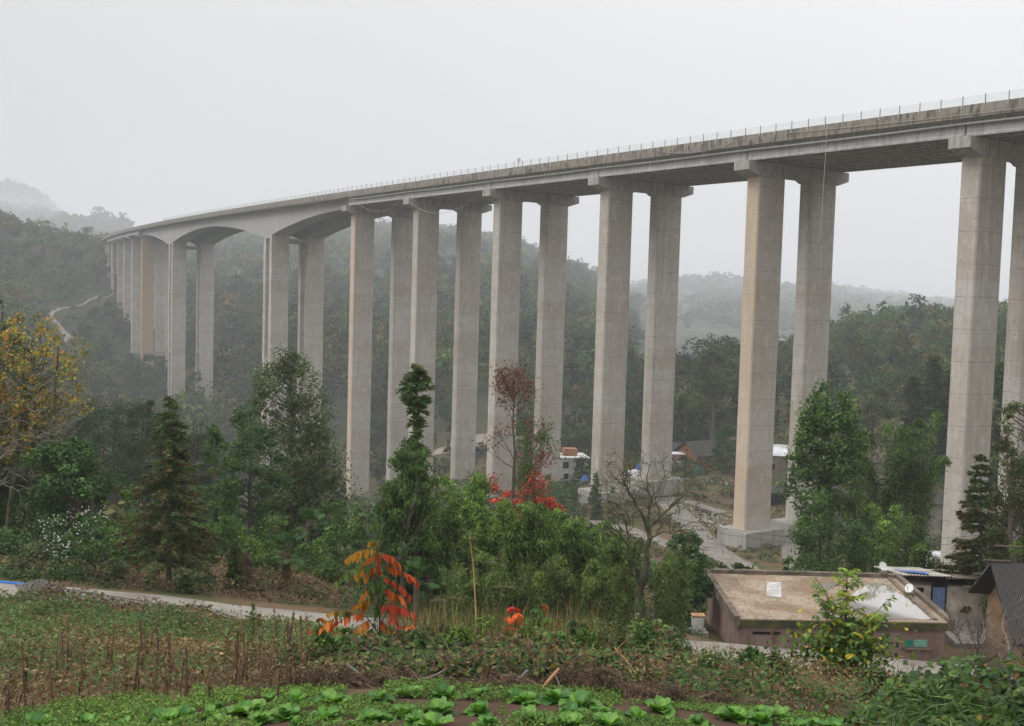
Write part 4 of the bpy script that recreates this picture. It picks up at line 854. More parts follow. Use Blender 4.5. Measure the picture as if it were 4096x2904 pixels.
shrub('bush', 'grey green bush just behind the corrugated shed roof', 'bush', 2110, 69, 1238, 70, P_GREY, .15, 20, 90); shrub('bush', 'brown green undergrowth below the dark spreading conifer', 'bush', 2160, 67, 1210, 110, P_BROWN*.8, .16, 34, 120)
bare_tree('spreading leafless shrub in front of the ochre walled barn', 2196, 47, 1330, 4, .03, .8, 3, .5, M_BARK, 'leafless_shrub', up=.15, stems=3, mn=.006)
bare_tree('small pale barked leafless tree beside the road at right', 2262, 44, 1320, 5, .06, 1.2, 2, .5, M_GREYB, 'leafless_tree', up=.1, mn=.007)
# village trees in the mid distance
bamboo('big rounded bamboo grove above the brown earth house', 1530, 315, 868, 110, 40, P_BAMB*.95, 1.0, .35, 700, 'bamboo_grove', spread=.9, low=.1)
tree('broadleaf_tree', 'tall thin trunked tree right of the bamboo grove', 'tree', 1592, 305, 770, 95, 'ovate', .45, 60, 120, .75, pal=P_MID*.8, clr=.15)
tree('broadleaf_tree', 'dark round tree touching the left of the tan pier', 'tree', 1632, 262, 950, 70, 'round', .05, 45, 120, .55, pal=P_DARK*1.3)
tree('broadleaf_tree', 'dark tree between the paired piers right of the white house', 'tree', 1420, 300, 885, 60, 'ovate', .1, 50, 120, .6, pal=P_DARK)
tree('broadleaf_tree', 'dark bushy tree right of the white house', 'tree', 1305, 262, 1008, 48, 'round', .1, 40, 110, .5, pal=P_DARK*.8)
tree('broadleaf_tree', 'green trees above the white house roof', 'tree', 1285, 330, 945, 90, 'round', .05, 50, 120, .7, pal=P_MID*.85)
tree('broadleaf_tree', 'pale green hillside tree behind the tall fresh green tree', 'tree', 1960, 250, 862, 100, 'round', .1, 60, 130, .6, pal=P_GREY*.8)
tree('broadleaf_tree', 'dull green tree above the village roofs', 'tree', 1905, 262, 905, 80, 'round', .1, 45, 120, .6, pal=P_MID*.7)
for x, R, yt, w_, lb in [(2045, 235, 845, 70, 'dark pine left of the rightmost pier'), (2090, 240, 800, 80, 'taller dark pine directly behind the rightmost pier edge'), (2130, 238, 830, 80, 'dark pine behind the rightmost pier'), (2245, 235, 815, 80, 'dark pine seen right of the rightmost pier')]:
    conifer(lb, x, R, yt, w_, 18, P_DARK*.75, P_DARK, .1, .7, 60, .05, .15, lambda u: np.sqrt(1-u)*.9+.1, 'pine_tree', cat='pine', group='dark pines behind the rightmost pier')
conifer('small dark conifer in front of the pale pier footing', 1333, 200, 1058, 30, 16, P_DARK*1.2, P_BROWN, .1, .38, 30, .02, .15, lambda u: np.interp(u, [0, .4, 1], [.8, 1, .1]))
for i, (x, R, yt, w_) in enumerate([(1195, 205, 1080, 60), (1228, 212, 1062, 50), (1262, 208, 1068, 50), (1175, 190, 1100, 40), (1285, 205, 1085, 40), (1375, 196, 1085, 35), (905, 250, 1110, 60), (845, 270, 1110, 30), (955, 240, 1100, 60), (1790, 150, 1155, 40)]):
    shrub('bush', ['light bush left of the pale pier footing', 'bush on the bank left of the pale pier footing', 'bush below the white house', 'low bush behind the red leaved tree', 'bush touching the pale pier footing', 'yellowish bush in front of the pale pier footing', 'far bush behind the vine covered tree', 'far bush right of the warm toned pier', 'far bush between two middle piers', 'bush at the foot of the path behind the tall fresh green tree'][i], 'bush', x, R, yt, w_, P_MID, .45, 20, 70, 'bushes around the pier feet')
# ------------------------------------------------------------------ roads, houses and things in the valley
def road_mat(name, c, wet=.0):
    s = NT(name); p = s.pos(); a = s.noise(p, .6, 6, .65); b = s.noise(p, 6., 5, .7)
    k = s.mix(s.ramp(a, [(.35, g3(0)), (.65, g3(1))]), tuple(v*.62 for v in c), tuple(v*1.12 for v in c)); k = s.mix(s.ramp(b, [(.5, g3(0)), (.8, g3(.5))]), k, (.13, .10, .07))
    m = s.base(k, .55 if wet else .9); s.bump(b, .2, .02); return m
M_ROAD = road_mat('concrete_road', (.27, .245, .21), 1); M_PATH = road_mat('path_concrete', (.24, .22, .195))
lr = [G(x, R) for x, R in [(x, RRf(x)) for x in range(-420, 2500, 130)]]
ribbon('road', lr, [3.4 if x < 200 else 2.6 if x < 400 else 1.8 if x < 1300 else 2.5 for x in range(-420, 2500, 130)], M_ROAD, 'pale wet concrete lane crossing in front of the trees and the flat roofed house', .06, 1.0)
vr = [GP(x, y, 60) for x, y in [(1385, 1082), (1430, 1096), (1475, 1118), (1515, 1145), (1548, 1178), (1580, 1212), (1620, 1245), (1665, 1272), (1700, 1300)]]
ribbon('road', vr, 4.5, M_PATH, 'concrete road curving down past the pale pier footing', .15, 2.)
vr2 = [GP(x, y, 60) for x, y in [(1215, 1172), (1290, 1168), (1360, 1172), (1420, 1190), (1470, 1212), (1530, 1232), (1600, 1252)]]
ribbon('road', vr2, 3.6, M_PATH, 'lower lane running behind the bamboo thicket to the white car', .15, 2.)
pr = [GP(x, y, 60) for x, y in [(1776, 1165), (1778, 1185), (1770, 1215), (1772, 1240), (1778, 1275), (1790, 1310)]]
ribbon('path', pr, 3.4, M_PATH, 'pale path climbing from the flat roof to the far footing', .15, 2.)
pr2 = [GP(x, y, 60) for x, y in [(1470, 1108), (1530, 1122), (1580, 1135), (1625, 1152)]]
ribbon('path', pr2, 2.6, M_PATH, 'narrow path leading to the footing of the warm toned pier', .15, 2.)
ALLROADS = [np.array(q) for q in (lr, vr, vr2, pr, pr2)]
def roadfree(P, w_=3.2):
    m = np.ones(len(P), bool)
    for q in ALLROADS:
        for a, b in zip(q[:-1], q[1:]):
            ab = b[:2]-a[:2]; t = np.clip(((P[:, :2]-a[:2])@ab)/(ab@ab), 0, 1); m &= np.hypot(*(P[:, :2]-a[:2]-t[:, None]*ab).T) > w_
    return m
M_WHITE = plain('white_plaster', (.62, .63, .63), .85, .12, .8, dark=(.38, .37, .35)); M_EARTH = plain('earth_wall', (.29, .15, .075), .95, .22, 1.2, .03); M_TILE = plain('dark_roof_tiles', (.05, .047, .045), .9, .35, 6, .05)
M_GREYW = plain('grey_wall', (.27, .245, .215), .92, .2, .9, .02, dark=(.17, .13, .10)); M_DARK = plain('dark_opening', (.012, .012, .012), .9); M_SHEET = plain('white_sheet_roof', (.60, .62, .65), .5, .2, .8, dark=(.25, .24, .23))
M_BLUE = plain('blue_tarp', (.05, .14, .42), .5, .2, 3); M_TARPW = plain('white_tarp', (.55, .56, .57), .5, .2, 2); M_BRICK = plain('brick_wall', (.30, .14, .08), .92, .25, 4); M_GLASS = plain('window_glass', (.03, .04, .045), .15, .1, 1, spec=.6); M_GTARP = plain('green_tarp', (.035, .08, .06), .7)
def yawv(a): return np.array([math.cos(a), math.sin(a), 0]), np.array([-math.sin(a), math.cos(a), 0])
def house(name, label, c, yaw, wd, dp, hw, roof='flat', rm=None, wm=None, wins=(), rh=1.6, over=.4, cat='house', doors=(), chimney=None, wside=()):
    """c: ground centre; X axis along the width; front is -Y; wins: (x, z, w, h) on the front"""
    root = empty(name, c, label, cat); X, Y = yawv(yaw); c = np.asarray(c, float); wm = wm or M_GREYW; rm = rm or M_TILE
    MB().box(c+ZV*(hw/2-.6), (wd, dp, hw+1.2), X, Y).build('wall', wm, root)
    if roof == 'flat': MB().box(c+ZV*(hw+.12), (wd+2*over, dp+2*over, .24), X, Y).build('roof', rm, root)
    elif roof == 'shed':
        a = [c+X*sx*(wd/2+over)+Y*sy*(dp/2+over)+ZV*(hw+.03+(rh if sy > 0 else 0)) for sx, sy in ((-1, -1), (1, -1), (1, 1), (-1, 1))]
        MB().hexa(a+[p+ZV*.12 for p in a]).build('roof', rm, root)
    else:                                             # gable, ridge along X
        m = MB(); g = MB()
        for sy in (-1, 1):
            a = [c-X*(wd/2+over)+Y*sy*(dp/2+over)+ZV*(hw-.25), c+X*(wd/2+over)+Y*sy*(dp/2+over)+ZV*(hw-.25), c+X*(wd/2+over)+Y*sy*.02+ZV*(hw+rh), c-X*(wd/2+over)+Y*sy*.02+ZV*(hw+rh)]
            m.hexa(a+[p+ZV*.16 for p in a])
        m.build('roof', rm, root)
        for sx in (-1, 1): 
            p = c+X*sx*(wd/2-.15); q = [p-Y*(dp/2-.01)+ZV*(hw+.0), p+Y*(dp/2-.01)+ZV*(hw+.0), p+ZV*(hw+rh-.1)]; g.add(q+[v+X*sx*.148 for v in q], [[0, 1, 4, 3], [1, 2, 5, 4], [2, 0, 3, 5]]); g.f.append((np.array([[g.n-6, g.n-5, g.n-4], [g.n-1, g.n-2, g.n-3]]), 0, None))
        g.build('gable', wm, root)
    for (x, z, w_, h_) in wins:
        f = MB().box(c+X*x-Y*(dp/2+.02)+ZV*z, (w_, .06, h_), X, Y).build('window', M_DARK if w_ > 0 else M_DARK, root)
        MB().box(c+X*x-Y*(dp/2+.07)+ZV*(z-h_/2-.04), (w_+.16, .1, .08), X, Y).build('sill', wm, f).location = (0, 0, 0)
    for (y, z, w_, h_) in wside: MB().box(c-X*(wd/2+.02)+Y*y+ZV*z, (.06, w_, h_), X, Y).build('window', M_DARK, root)
    for (x, w_, h_) in doors: MB().box(c+X*x-Y*(dp/2+.02)+ZV*h_/2, (w_, .06, h_), X, Y).build('door', M_DARK, root)
    return root
# sub-part placement: parent offsets are undone because part meshes sit in world space relative to the empty
def fixsub(o, root): o.location = (0, 0, 0)
h_ = G(1268, 268); hw_ = house('white_house', 'white two storey house with brick hut on its flat roof left of the pale footing', h_, .15, 9, 8, 6.3, 'flat', M_WHITE, M_WHITE, [(-1.2, 4.6, 1.5, 1.6), (2.2, 4.6, 1.5, 1.6), (-1.0, 1.8, 1.2, 1.4), (2.4, 1.8, 1.2, 1.4)])
X, Y = yawv(.15); MB().box(h_+ZV*7.4+X*.5, (3.4, 3, 1.9), X, Y).build('roof_hut', M_BRICK, hw_)
h_ = G(1566, 276); eh = house('earth_house', 'ochre earth walled house with sagging dark tiled roof between the two right pier pairs', h_, .62, 10, 8, 3.6, 'gable', M_TILE, M_EARTH, [], 3.0, .8)
X, Y = yawv(.62); MB().box(h_-X*(5.03)+ZV*4.6, (.06, .5, .6), X, Y).build('gable_window', M_DARK, eh)
house('tile_hut', 'small tiled hut touching the left of the earth walled house', G(1520, 283), .3, 7, 6, 4.2, 'gable', M_TILE, M_GREYW, [], 1.8)
def tarp(name, label, c, w_, d_, h_, mat, seed=0, cat='tarp'):
    n = 14; u, v = np.meshgrid(np.linspace(-1, 1, n), np.linspace(-1, 1, n), indexing='ij'); z = h_*(1-np.abs(u)**3)*(1-np.abs(v)**3)*(.75+.35*fbm(u*2+seed, v*2, 31+seed, 3))
    V = np.stack([c[0]+u*w_/2, c[1]+v*d_/2, c[2]+z-.1], -1).reshape(-1, 3); i = np.arange(n-1)[:, None]; j = np.arange(n-1)[None]
    m = MB().add(V, np.stack(np.broadcast_arrays(i*n+j, (i+1)*n+j, (i+1)*n+j+1, i*n+j+1), -1).reshape(-1, 4)); return tag(m.build(name, mat, smooth=True), label, cat)
tarp('white_tarp', 'crumpled white tarp heap between the two columns of the pale pier pair', G(1418, 252), 6.5, 4, 3.2, M_TARPW, 1); tarp('blue_tarp', 'blue tarp on top behind the white tarp heap', G(1432, 262), 3, 3, 4.6, M_BLUE, 2); tarp('blue_tarp', 'blue tarp scraps beside the dark tree near the white house', G(1309, 250), 2.2, 2, 2.4, M_BLUE, 3)
tarp('green_tarp', 'dark green tent shaped tarp leaning on the earth walled house', G(1560, 262), 4, 3, 2.8, M_GTARP, 4); tarp('white_tarp', 'white tarp draped on the hut roof left of the earth walled house', G(1514, 272)+ZV*4.6, 4, 3, .5, M_TARPW, 5)
b_ = G(1515, 262); pm = empty('plank_lean_to', b_, 'leaning grey planks and poles propped beside the earth walled house', 'lean-to')
for i in range(7): MB().box(b_+np.array([-1.6+i*.62, .0, 2.0]), (.5, .12, 5.2), (1, 0, 0), (0, .75, .66), (-.5, -.55, .67)).build('plank', M_TARPW if i % 3 else M_GREYW, pm)
# right village
house('long_shed', 'long grey walled shed with white sheet roof seen between the two right pier pairs', G(1748, 245), -.05, 16, 8, 6.2, 'shed', M_SHEET, M_GREYW, [(-3, 3.8, 1.2, 1.2), (3, 3.8, 1.2, 1.2)], 1.4, cat='shed')
house('dark_shed', 'low dark roofed shed below the white sheet roofed one', G(1752, 222), -.05, 12, 5, 2.2, 'shed', M_TILE, M_DARK, [], .8, cat='shed')
house('village_house', 'village house with pale gable behind the tall fresh green tree', G(1865, 205), .1, 13, 8, 5.2, 'gable', M_TILE, M_GREYW, [(-3.4, 3.4, 1.1, 1.3), (-.6, 3.4, 1.1, 1.3), (3, 3.4, 1.1, 1.3)], 1.8)
house('village_house', 'long low village house with brown tiled roof above the tall bamboo', G(1960, 236), -.12, 15, 7, 5.5, 'gable', plain('brown_tiles', (.13, .10, .08), .9, .3, 4), M_GREYW, [(-4, 3.8, 1, 1), (4, 3.8, 1, 1)], 1.9)
house('village_house', 'grey house with dark gallery touching the left edge of the rightmost pier', G(2082, 196), -.1, 9, 7, 7.0, 'gable', M_TILE, M_GREYW, [(1.8, 3.2, 2.4, 2.0), (-2, 6., 1.2, .9)], 1.3)
house('sheet_roof_shed', 'brick shed with white corrugated sheet roof left of the rightmost pier', G(2085, 176), -.08, 8, 4, 2.5, 'shed', M_SHEET, M_GREYW, [], .5, cat='shed')
house('stone_shed', 'rough stone shed just below the white corrugated roof', G(2080, 166), -.08, 7.5, 4, 3.2, 'shed', M_GREYW, plain('rough_stone', (.22, .19, .17), .95, .4, 3, .05), [], .4, cat='shed')
# vehicles
M_CARW = plain('white_car_paint', (.75, .76, .78), .25, .04, 1, spec=.5); M_TYRE = plain('tyre_rubber', (.02, .02, .02), .8); M_PLAST = plain('orange_lamp', (.8, .25, .05), .4)
def car(c, yaw, label, paint, truck=False):
    X, Y = yawv(yaw); c = np.asarray(c, float); root = empty('parked_truck' if truck else 'parked_car', c, label, 'truck' if truck else 'car')
    L = 2.15
    pf = [(-L, .35), (L, .35), (L+.03, .62), (L-.1, .85), (1.1, .98), (.45, 1.42), (-1.25, 1.45), (-2.0, 1.0), (-L, .92)] if not truck else [(-2.6, .5), (2.3, .5), (2.35, 1.2), (2.1, 2.05), (1.0, 2.1), (1.0, 1.1), (-2.6, 1.1)]
    m = MB(); V = []
    for s_ in (-.85, .85): V += [c+X*a+ZV*b+Y*s_*(1 if b < 1.0 else .86) for a, b in pf]
    k = len(pf); m.add(V, [[i, (i+1) % k, k+(i+1) % k, k+i] for i in range(k)]); m.f.append((np.array([list(range(k))[::-1]]), 0, None)); m.f.append((np.array([[k+i for i in range(k)]]), 0, None)); m.build('body', paint, root)
    for s_ in (-1, 1):
        if not truck: MB().hexa([c+X*a+ZV*b+Y*s_*(.80+e) for e in (0, .03) for a, b in ((-1.6, 1.0), (.85, 1.0), (.35, 1.36), (-1.2, 1.38))]).build('side_window', M_GLASS, root)
        for a in (-1.35, 1.35): w0 = c+X*a+Y*s_*.78+ZV*.33; MB().tube([w0-Y*.1, w0+Y*.1], .33, 14).build('wheel', M_TYRE, root)
    f = MB().hexa([c+X*a+Y*y+ZV*b+X*e for e in (0, .03) for a, y, b in ((1.06, -.7, 1.03), (1.06, .7, 1.03), (.5, .65, 1.4), (.5, -.65, 1.4))]); (None if truck else f.build('windscreen', M_GLASS, root))
    for s_ in (-1, 1): MB().box(c+X*(L+.02 if not truck else 2.36)+Y*s_*.6+ZV*.72, (.06, .3, .16), X, Y).build('headlight', M_TARPW, root)
    return root
gc = GP(1266, 1168, 100); car(gc+ZV*.2, -.35, 'small white car parked on the lower lane behind the bamboo', M_CARW)
car(G(1074, 322)+ZV*.1, .2, 'tiny blue truck on the pale clearing between two middle piers', M_BLUE, True)
for cl in [(1068, 345, 16, 10), (745, 365, 7, 7), (738, 335, 5, 5)]:
    x, R, a, b_ = cl; c = G(x, R); n = 12; q = np.linspace(0, 6.283, n, endpoint=False); P = np.array([[c[0]+a*math.cos(t)*(1+.2*math.sin(3*t)), c[1]+b_*math.sin(t), 0] for t in q]); P = np.vstack([c, P]); 
    u, v = np.meshgrid(np.linspace(0, 1, 10), np.arange(n+1) % n, indexing='ij'); PX = c[0]+(P[1:][v][:, :, 0]-c[0])*u; PY = c[1]+(P[1:][v][:, :, 1]-c[1])*u; PZ = H(PX, PY)+.25
    i = np.arange(9)[:, None]; j = np.arange(n)[None]; tag(MB().add(np.stack([PX, PY, PZ], -1).reshape(-1, 3), np.stack(np.broadcast_arrays(i*(n+1)+j, (i+1)*(n+1)+j, (i+1)*(n+1)+j+1, i*(n+1)+j+1), -1).reshape(-1, 4)).build('dirt_clearing', plain('reddish_dirt', (.15, .105, .07), .95, .4, .3) if x < 1000 else M_DIRT, smooth=True), 'bare dirt clearing in the valley behind the piers', None, None, 'structure')
# rubble by the valley road
rm_ = MB(); n = 900; c = np.array([GP(x, y, 60) for x, y in ((1560, 1150), (1590, 1160), (1610, 1180), (1545, 1135), (1480, 1075), (1530, 1072), (1590, 1078))])
i = rng.integers(0, len(c), n); P = c[i]+rng.normal(size=(n, 3))*np.array([2.6, 3.2, 0]); P[:, 2] = H(P[:, 0], P[:, 1])+.1
rm_.leaves(P, rng.normal(size=(n, 3)), rng.uniform(.3, .9, n), rng.uniform(.2, .6, n), palcol(n, C3((.42, .40, .38), (.30, .27, .24), (.50, .48, .47))), np.tile(ZV, (n, 1))+rng.normal(size=(n, 3))*.5)
tag(rm_.build('rubble', M_FAR), 'pale rubble strewn beside the valley road', None, None, 'stuff')
# limestone outcrops on the ridge
M_ROCK = plain('limestone', (.38, .37, .35), .95, .35, .25, .3, dark=(.08, .09, .06))
for x, y, w_, h_, lb in [(540, 640, 22, 26, 'pale limestone cliff left of the middle twin arch pier'), (572, 655, 14, 22, 'smaller limestone face beside the middle twin arch pier'), (1752, 758, 12, 10, 'pale rock patch on the wooded hill between the right pier pairs')]:
    c = GP(x, y, 300, 1500); n = 14; u, v = np.meshgrid(np.linspace(-1, 1, n), np.linspace(0, 1, n), indexing='ij'); R_c = np.hypot(c[0], c[1]); sc = R_c/2370
    sz = np.sqrt(np.clip(1-u**2, 0, 1)); V = np.stack([c[0]+u*w_*sc*.5+fbm(u*3, v*3, 4)*2, c[1]-7-3*sz+fbm(u*4, v*4, 8)*4, c[2]+(v*sz-.3)*h_*sc+fbm(u*5, v*2, 2)*2+5], -1).reshape(-1, 3); i = np.arange(n-1)[:, None]; j = np.arange(n-1)[None]
    tag(MB().add(V, np.stack(np.broadcast_arrays(i*n+j, (i+1)*n+j, (i+1)*n+j+1, i*n+j+1), -1).reshape(-1, 4)).build('rock_outcrop', M_ROCK), lb, 'rock')
# power lines
for a, b, d, lb in [((430, 1050, 300), (1650, 1115, 170), 3, 'upper thin power line crossing low in front of the middle piers'), ((430, 1058, 300), (1650, 1124, 170), 3, 'lower thin power line crossing low in front of the middle piers'), ((1400, 1130, 120), (2400, 1165, 120), 3, 'upper thin power line crossing the right piers near their feet'), ((1400, 1142, 120), (2400, 1180, 120), 3, 'lower thin power line crossing the right piers near their feet')]:
    tag(MB().tube(sag(at(*a), at(*b), d), .022, 4).build('power_line', M_POST), lb, 'cable', 'power lines low across the valley')

# ------------------------------------------------------------------ flat roofed house
ZR = -13.9
def onz(x, y, z): d = ray(x, y); return d*(z/d[2])
FL, FR, BR, BL = onz(1643, 1383, ZR), onz(2136, 1392, ZR), onz(2012, 1288, ZR), onz(1574, 1276, ZR)
fh = empty('flat_roof_house', np.array([*((FL+FR)/2)[:2], -17.]), 'pink plastered house with flat muddy roof half sunk beside the lane', 'house')
def roofmat():
    s = NT('muddy_roof'); p = s.pos(); a = s.noise(p, .55, 5, .6); b = s.noise(p, 5., 5, .7); c = s.noise(p, 22., 4, .7)
    k = s.mix(s.ramp(a, [(.4, g3(0)), (.6, g3(1))]), (.22, .15, .095), (.36, .29, .22)); k = s.mix(s.ramp(b, [(.42, g3(0)), (.66, g3(.85))]), k, (.12, .085, .05)); k = s.mix(s.ramp(c, [(.62, g3(0)), (.68, g3(.7))]), k, (.09, .055, .04))
    m = s.base(k, .75); s.bump(b, .3, .01); return m
def plast():
    s = NT('pink_plaster'); p = s.pos(); a = s.noise(s.pos((1, 1, .35)), 1.2, 6, .65); b = s.noise(p, 9., 4, .6)
    k = s.mix(s.ramp(a, [(.35, g3(0)), (.65, g3(1))]), (.20, .13, .11), (.33, .235, .205)); k = s.mix(s.ramp(b, [(.5, g3(0)), (.8, g3(.4))]), k, (.18, .12, .09)); m = s.base(k, .93); s.bump(b, .2, .01); return m
M_PLAST2 = plast(); M_MOSS = plain('mossy_slab', (.045, .038, .03), .95, .4, 3, .02, dark=(.10, .10, .02)); M_CURB = plain('weathered_curb', (.17, .135, .105), .95, .35, 2.5, .02, dark=(.05, .05, .035))
cen = (FL+FR+BR+BL)/4
def inset(f): return [cen+(p-cen)*f for p in (FL, FR, BR, BL)]
q = inset(.985); MB().hexa([p-ZV*.42 for p in q]+[p-ZV*.1 for p in q]).build('roof_slab', M_MOSS, fh)
q = inset(.962); rs = MB().hexa([p-ZV*.098 for p in q]+[p-ZV*.075 for p in q]).build('roof_surface', roofmat(), fh)
def curb(a, b, w_, h0, h1, name='curb'):
    d = norm(b-a); n_ = np.cross(ZV, d); MB().hexa([a+ZV*h0, b+ZV*h0, b+n_*w_+ZV*h0, a+n_*w_+ZV*h0, a+ZV*h1, b+ZV*h1, b+n_*w_+ZV*h1, a+n_*w_+ZV*h1]).build(name, M_CURB, fh)
dF = norm(FR-FL); curb(BR, BL, .28, -.4, .12); curb(BL, FL+norm(FL-BL)*0, .26, -.4, .10); curb(FR, BR, .26, -.4, .10); curb(FR-(BL-FL)*0-dF*.62-ZV*0+norm(BR-FR)*.45, BR-dF*.55-norm(BR-FR)*.4, .2, -.09, -.0)
q = inset(.94); wl = MB().hexa([np.array([p[0], p[1], -18.4]) for p in q]+[p-ZV*.44 for p in q]).build('wall', M_PLAST2, fh)
def onwall(x, y, a, b):                               # point of wall line a-b seen at image x, y
    d = ray(x, y); M = np.array([[d[0], -(b-a)[0]], [d[1], -(b-a)[1]]]); r, t = np.linalg.solve(M, a[:2]); return d*r
wa, wb = q[0], q[1]; nf = norm(np.cross(norm(wb-wa), ZV)); dW = norm(wb-wa)
def wbox(x0, y0, x1, y1, out_, th, name, mat, par=None):
    a = onwall(x0, y0, wa, wb); b = onwall(x1, y1, wa, wb); c = (a+b)/2; o = MB().box(c+nf*out_, (abs(np.dot(b-a, dW)), th, abs(a[2]-b[2])), dW, nf).build(name, mat, fh); return o
M_GRN = plain('green_curtain', (.02, .20, .13), .5, .35, 7); M_GRN2 = plain('pale_green_curtain', (.16, .34, .28), .5, .3, 7); M_FRAME = plain('old_window_frame', (.20, .15, .12), .9)
wf = wbox(2020, 1426, 2076, 1449, .03, .10, 'window', M_FRAME); wbox(2024, 1430, 2040, 1446, .085, .02, 'curtain', M_GRN); wbox(2043, 1430, 2072, 1446, .085, .02, 'curtain', M_GRN2); wbox(2018, 1449, 2080, 1452, .07, .16, 'sill', M_FRAME)
wbox(1684, 1413, 1746, 1419, .02, .05, 'vent_slot', M_DARK); wbox(1900, 1400, 1945, 1403, .02, .05, 'vent_slot', M_DARK)
# puddles and white patch lying on the roof
M_PUD = NT('puddle_water'); M_PUD.base((.30, .27, .25), .04); M_PUD.p.inputs['IOR'].default_value = 1.9; M_PUD.p.inputs['Specular IOR Level'].default_value = .5; M_PUD.p.inputs['Coat Weight'].default_value = .8; M_PUD.p.inputs['Coat Roughness'].default_value = .03; M_PUD.p.inputs['Coat IOR'].default_value = 1.6
def puddle(poly, lb, wob=.12):
    P = [onz(x, y, ZR-.055) for x, y in poly]; out_ = []
    for a, b in zip(P, P[1:]+P[:1]):
        for t in np.linspace(0, 1, 9)[:-1]: out_.append(a+(b-a)*t)
    out_ = np.array(out_); ce = out_.mean(0); k_ = 1+wob*fbm(out_[:, 0]*2.3, out_[:, 1]*2.3, 5, 4)*1.6; out_ = ce+(out_-ce)*k_[:, None]; out_[:, 2] = ZR-.055; n = len(out_)
    m = MB(); m.add(np.vstack([ce*0+[ce[0], ce[1], ZR-.055], out_]), [[0, 1+i, 1+(i+1) % n] for i in range(n)]); return tag(m.build('puddle', M_PUD.m), lb, None, None, 'structure')
puddle([(1815, 1384), (1846, 1356), (1872, 1338), (1905, 1330), (1935, 1312), (1965, 1304), (1992, 1310), (2022, 1334), (2056, 1358), (2096, 1385), (1950, 1385)], 'wide shallow puddle mirroring sky and trees on the right half of the flat roof', .10)
puddle([(1828, 1308), (1842, 1303), (1870, 1304), (1878, 1309), (1858, 1315), (1846, 1326), (1834, 1322)], 'small puddle beside the sapling near the back of the flat roof', .08)
w4 = [onz(x, y, ZR-.066) for x, y in ((1715, 1335), (1748, 1337), (1748, 1303), (1716, 1302))]; tag(MB().hexa(w4+[p+ZV*.02 for p in w4]).build('white_board', plain('weathered_white_board', (.50, .49, .48), .35, .3, 5, dark=(.27, .25, .23))), 'white rectangular board lying on the muddy flat roof', 'board')
# satellite dishes
M_DISH = plain('dish_white', (.66, .66, .64), .5, .08, 3)
def dish(x, y, R, rad, label, az, zb):
    b = onz(x, y, zb); c = b+np.array([-.04, -.05, R]); root = empty('satellite_dish', b, label, 'satellite dish', 'satellite dishes on the flat roof')
    d = norm((math.sin(az), math.cos(az), .55)); S = norm(np.cross(d, ZV)); U = np.cross(S, d); n = 20; m = MB(); V = [c-d*rad*.22]
    for r in (.35, .7, 1.):
        for k in range(n): t = k/n*6.2832; V.append(c+(S*math.cos(t)+U*math.sin(t)*1.08)*rad*r-d*rad*.22*(1-r*r))
    fq = [[1+r*n+k, 1+r*n+(k+1) % n, 1+(r+1)*n+(k+1) % n, 1+(r+1)*n+k] for r in range(2) for k in range(n)]; m.add(V, fq); m.f.append((np.array([[0, 1+(k+1) % n, 1+k] for k in range(n)]), 0, None)); o = m.build('reflector', M_DISH, root, True)
    MB().tube([c-d*.02-U*rad, c+d*rad*.9-U*rad*.35, c+d*rad*1.0], .012, 5).build('feed_arm', M_POST, root); MB().tube([b, np.array([b[0], b[1], c[2]-.05]), c-d*rad*.3], .022, 6).build('mast', M_POST, root); MB().box(b+ZV*.06, (.38, .32, .14)).build('base', M_CURB, root); MB().box(c+d*rad, (.07, .07, .1)).build('receiver', M_DISH, root)
dish(1976, 1284, .42, .22, 'round satellite dish on the back curb of the flat roof', 2.9, -13.78); dish(2034, 1333, .40, .21, 'tilted satellite dish on a grey block at the right curb of the flat roof', 3.9, ZR-.07)
# shed behind, yard, bucket
ps = [onz(x, y, -16.6) for x, y in ((2040, 1398), (2212, 1402))]; a, b = ps; dS = norm(b-a); nS = norm(np.cross(dS, ZV)); L_ = np.linalg.norm(b-a); c0 = (a+b)/2-nS*1.8
sh = empty('corrugated_shed', c0, 'low shed with rusty corrugated roof and a hanging blue curtain behind the flat roof', 'shed')
zt_ = onz(2120, 1312, -14.6)[2]; top_ = -14.5; MB().box(np.array([c0[0], c0[1], (-17.6+top_)/2]), (L_, 3.6, top_+17.6), dS, nS).build('wall', plain('lime_wall', (.46, .41, .35), .93, .18, 1.2, .01, dark=(.25, .19, .15)), sh)
def corr(name, c, w_, d_, X, Y, slope, mat, par, n=60, amp=.035):
    u = np.linspace(-w_/2, w_/2, n*4); V = []
    for e in (-d_/2, d_/2): V += [c+X*x+Y*e+ZV*(amp*math.sin(x*2*math.pi/(w_/n))+slope*e) for x in u]
    k = len(u); top = MB().add(V, [[i, i+1, k+i+1, k+i] for i in range(k-1)]); top.add([v-ZV*.03 for v in V], [[i, k+i, k+i+1, i+1] for i in range(k-1)]); return top.build(name, mat, par)
M_RUST = plain('rusty_sheet', (.13, .105, .08), .85, .35, 2.5, dark=(.05, .04, .03)); M_PALE = plain('pale_sheet', (.40, .385, .35), .7, .3, 2.5, dark=(.16, .13, .10))
corr('roof', np.array([c0[0], c0[1], top_+.22])+dS*1.0, L_-1.0, 4.6, dS, -nS, -.15, M_RUST, sh, 40); corr('roof_sheet', np.array([c0[0], c0[1], top_+.32])-dS*(L_/2-.6), 2.6, 4.4, dS, -nS, -.15, M_PALE, sh, 16)
def onsh(x, y): d = ray(x, y); M = np.array([[d[0], -(b-a)[0]], [d[1], -(b-a)[1]]]); r, t = np.linalg.solve(M, a[:2]); return d*r
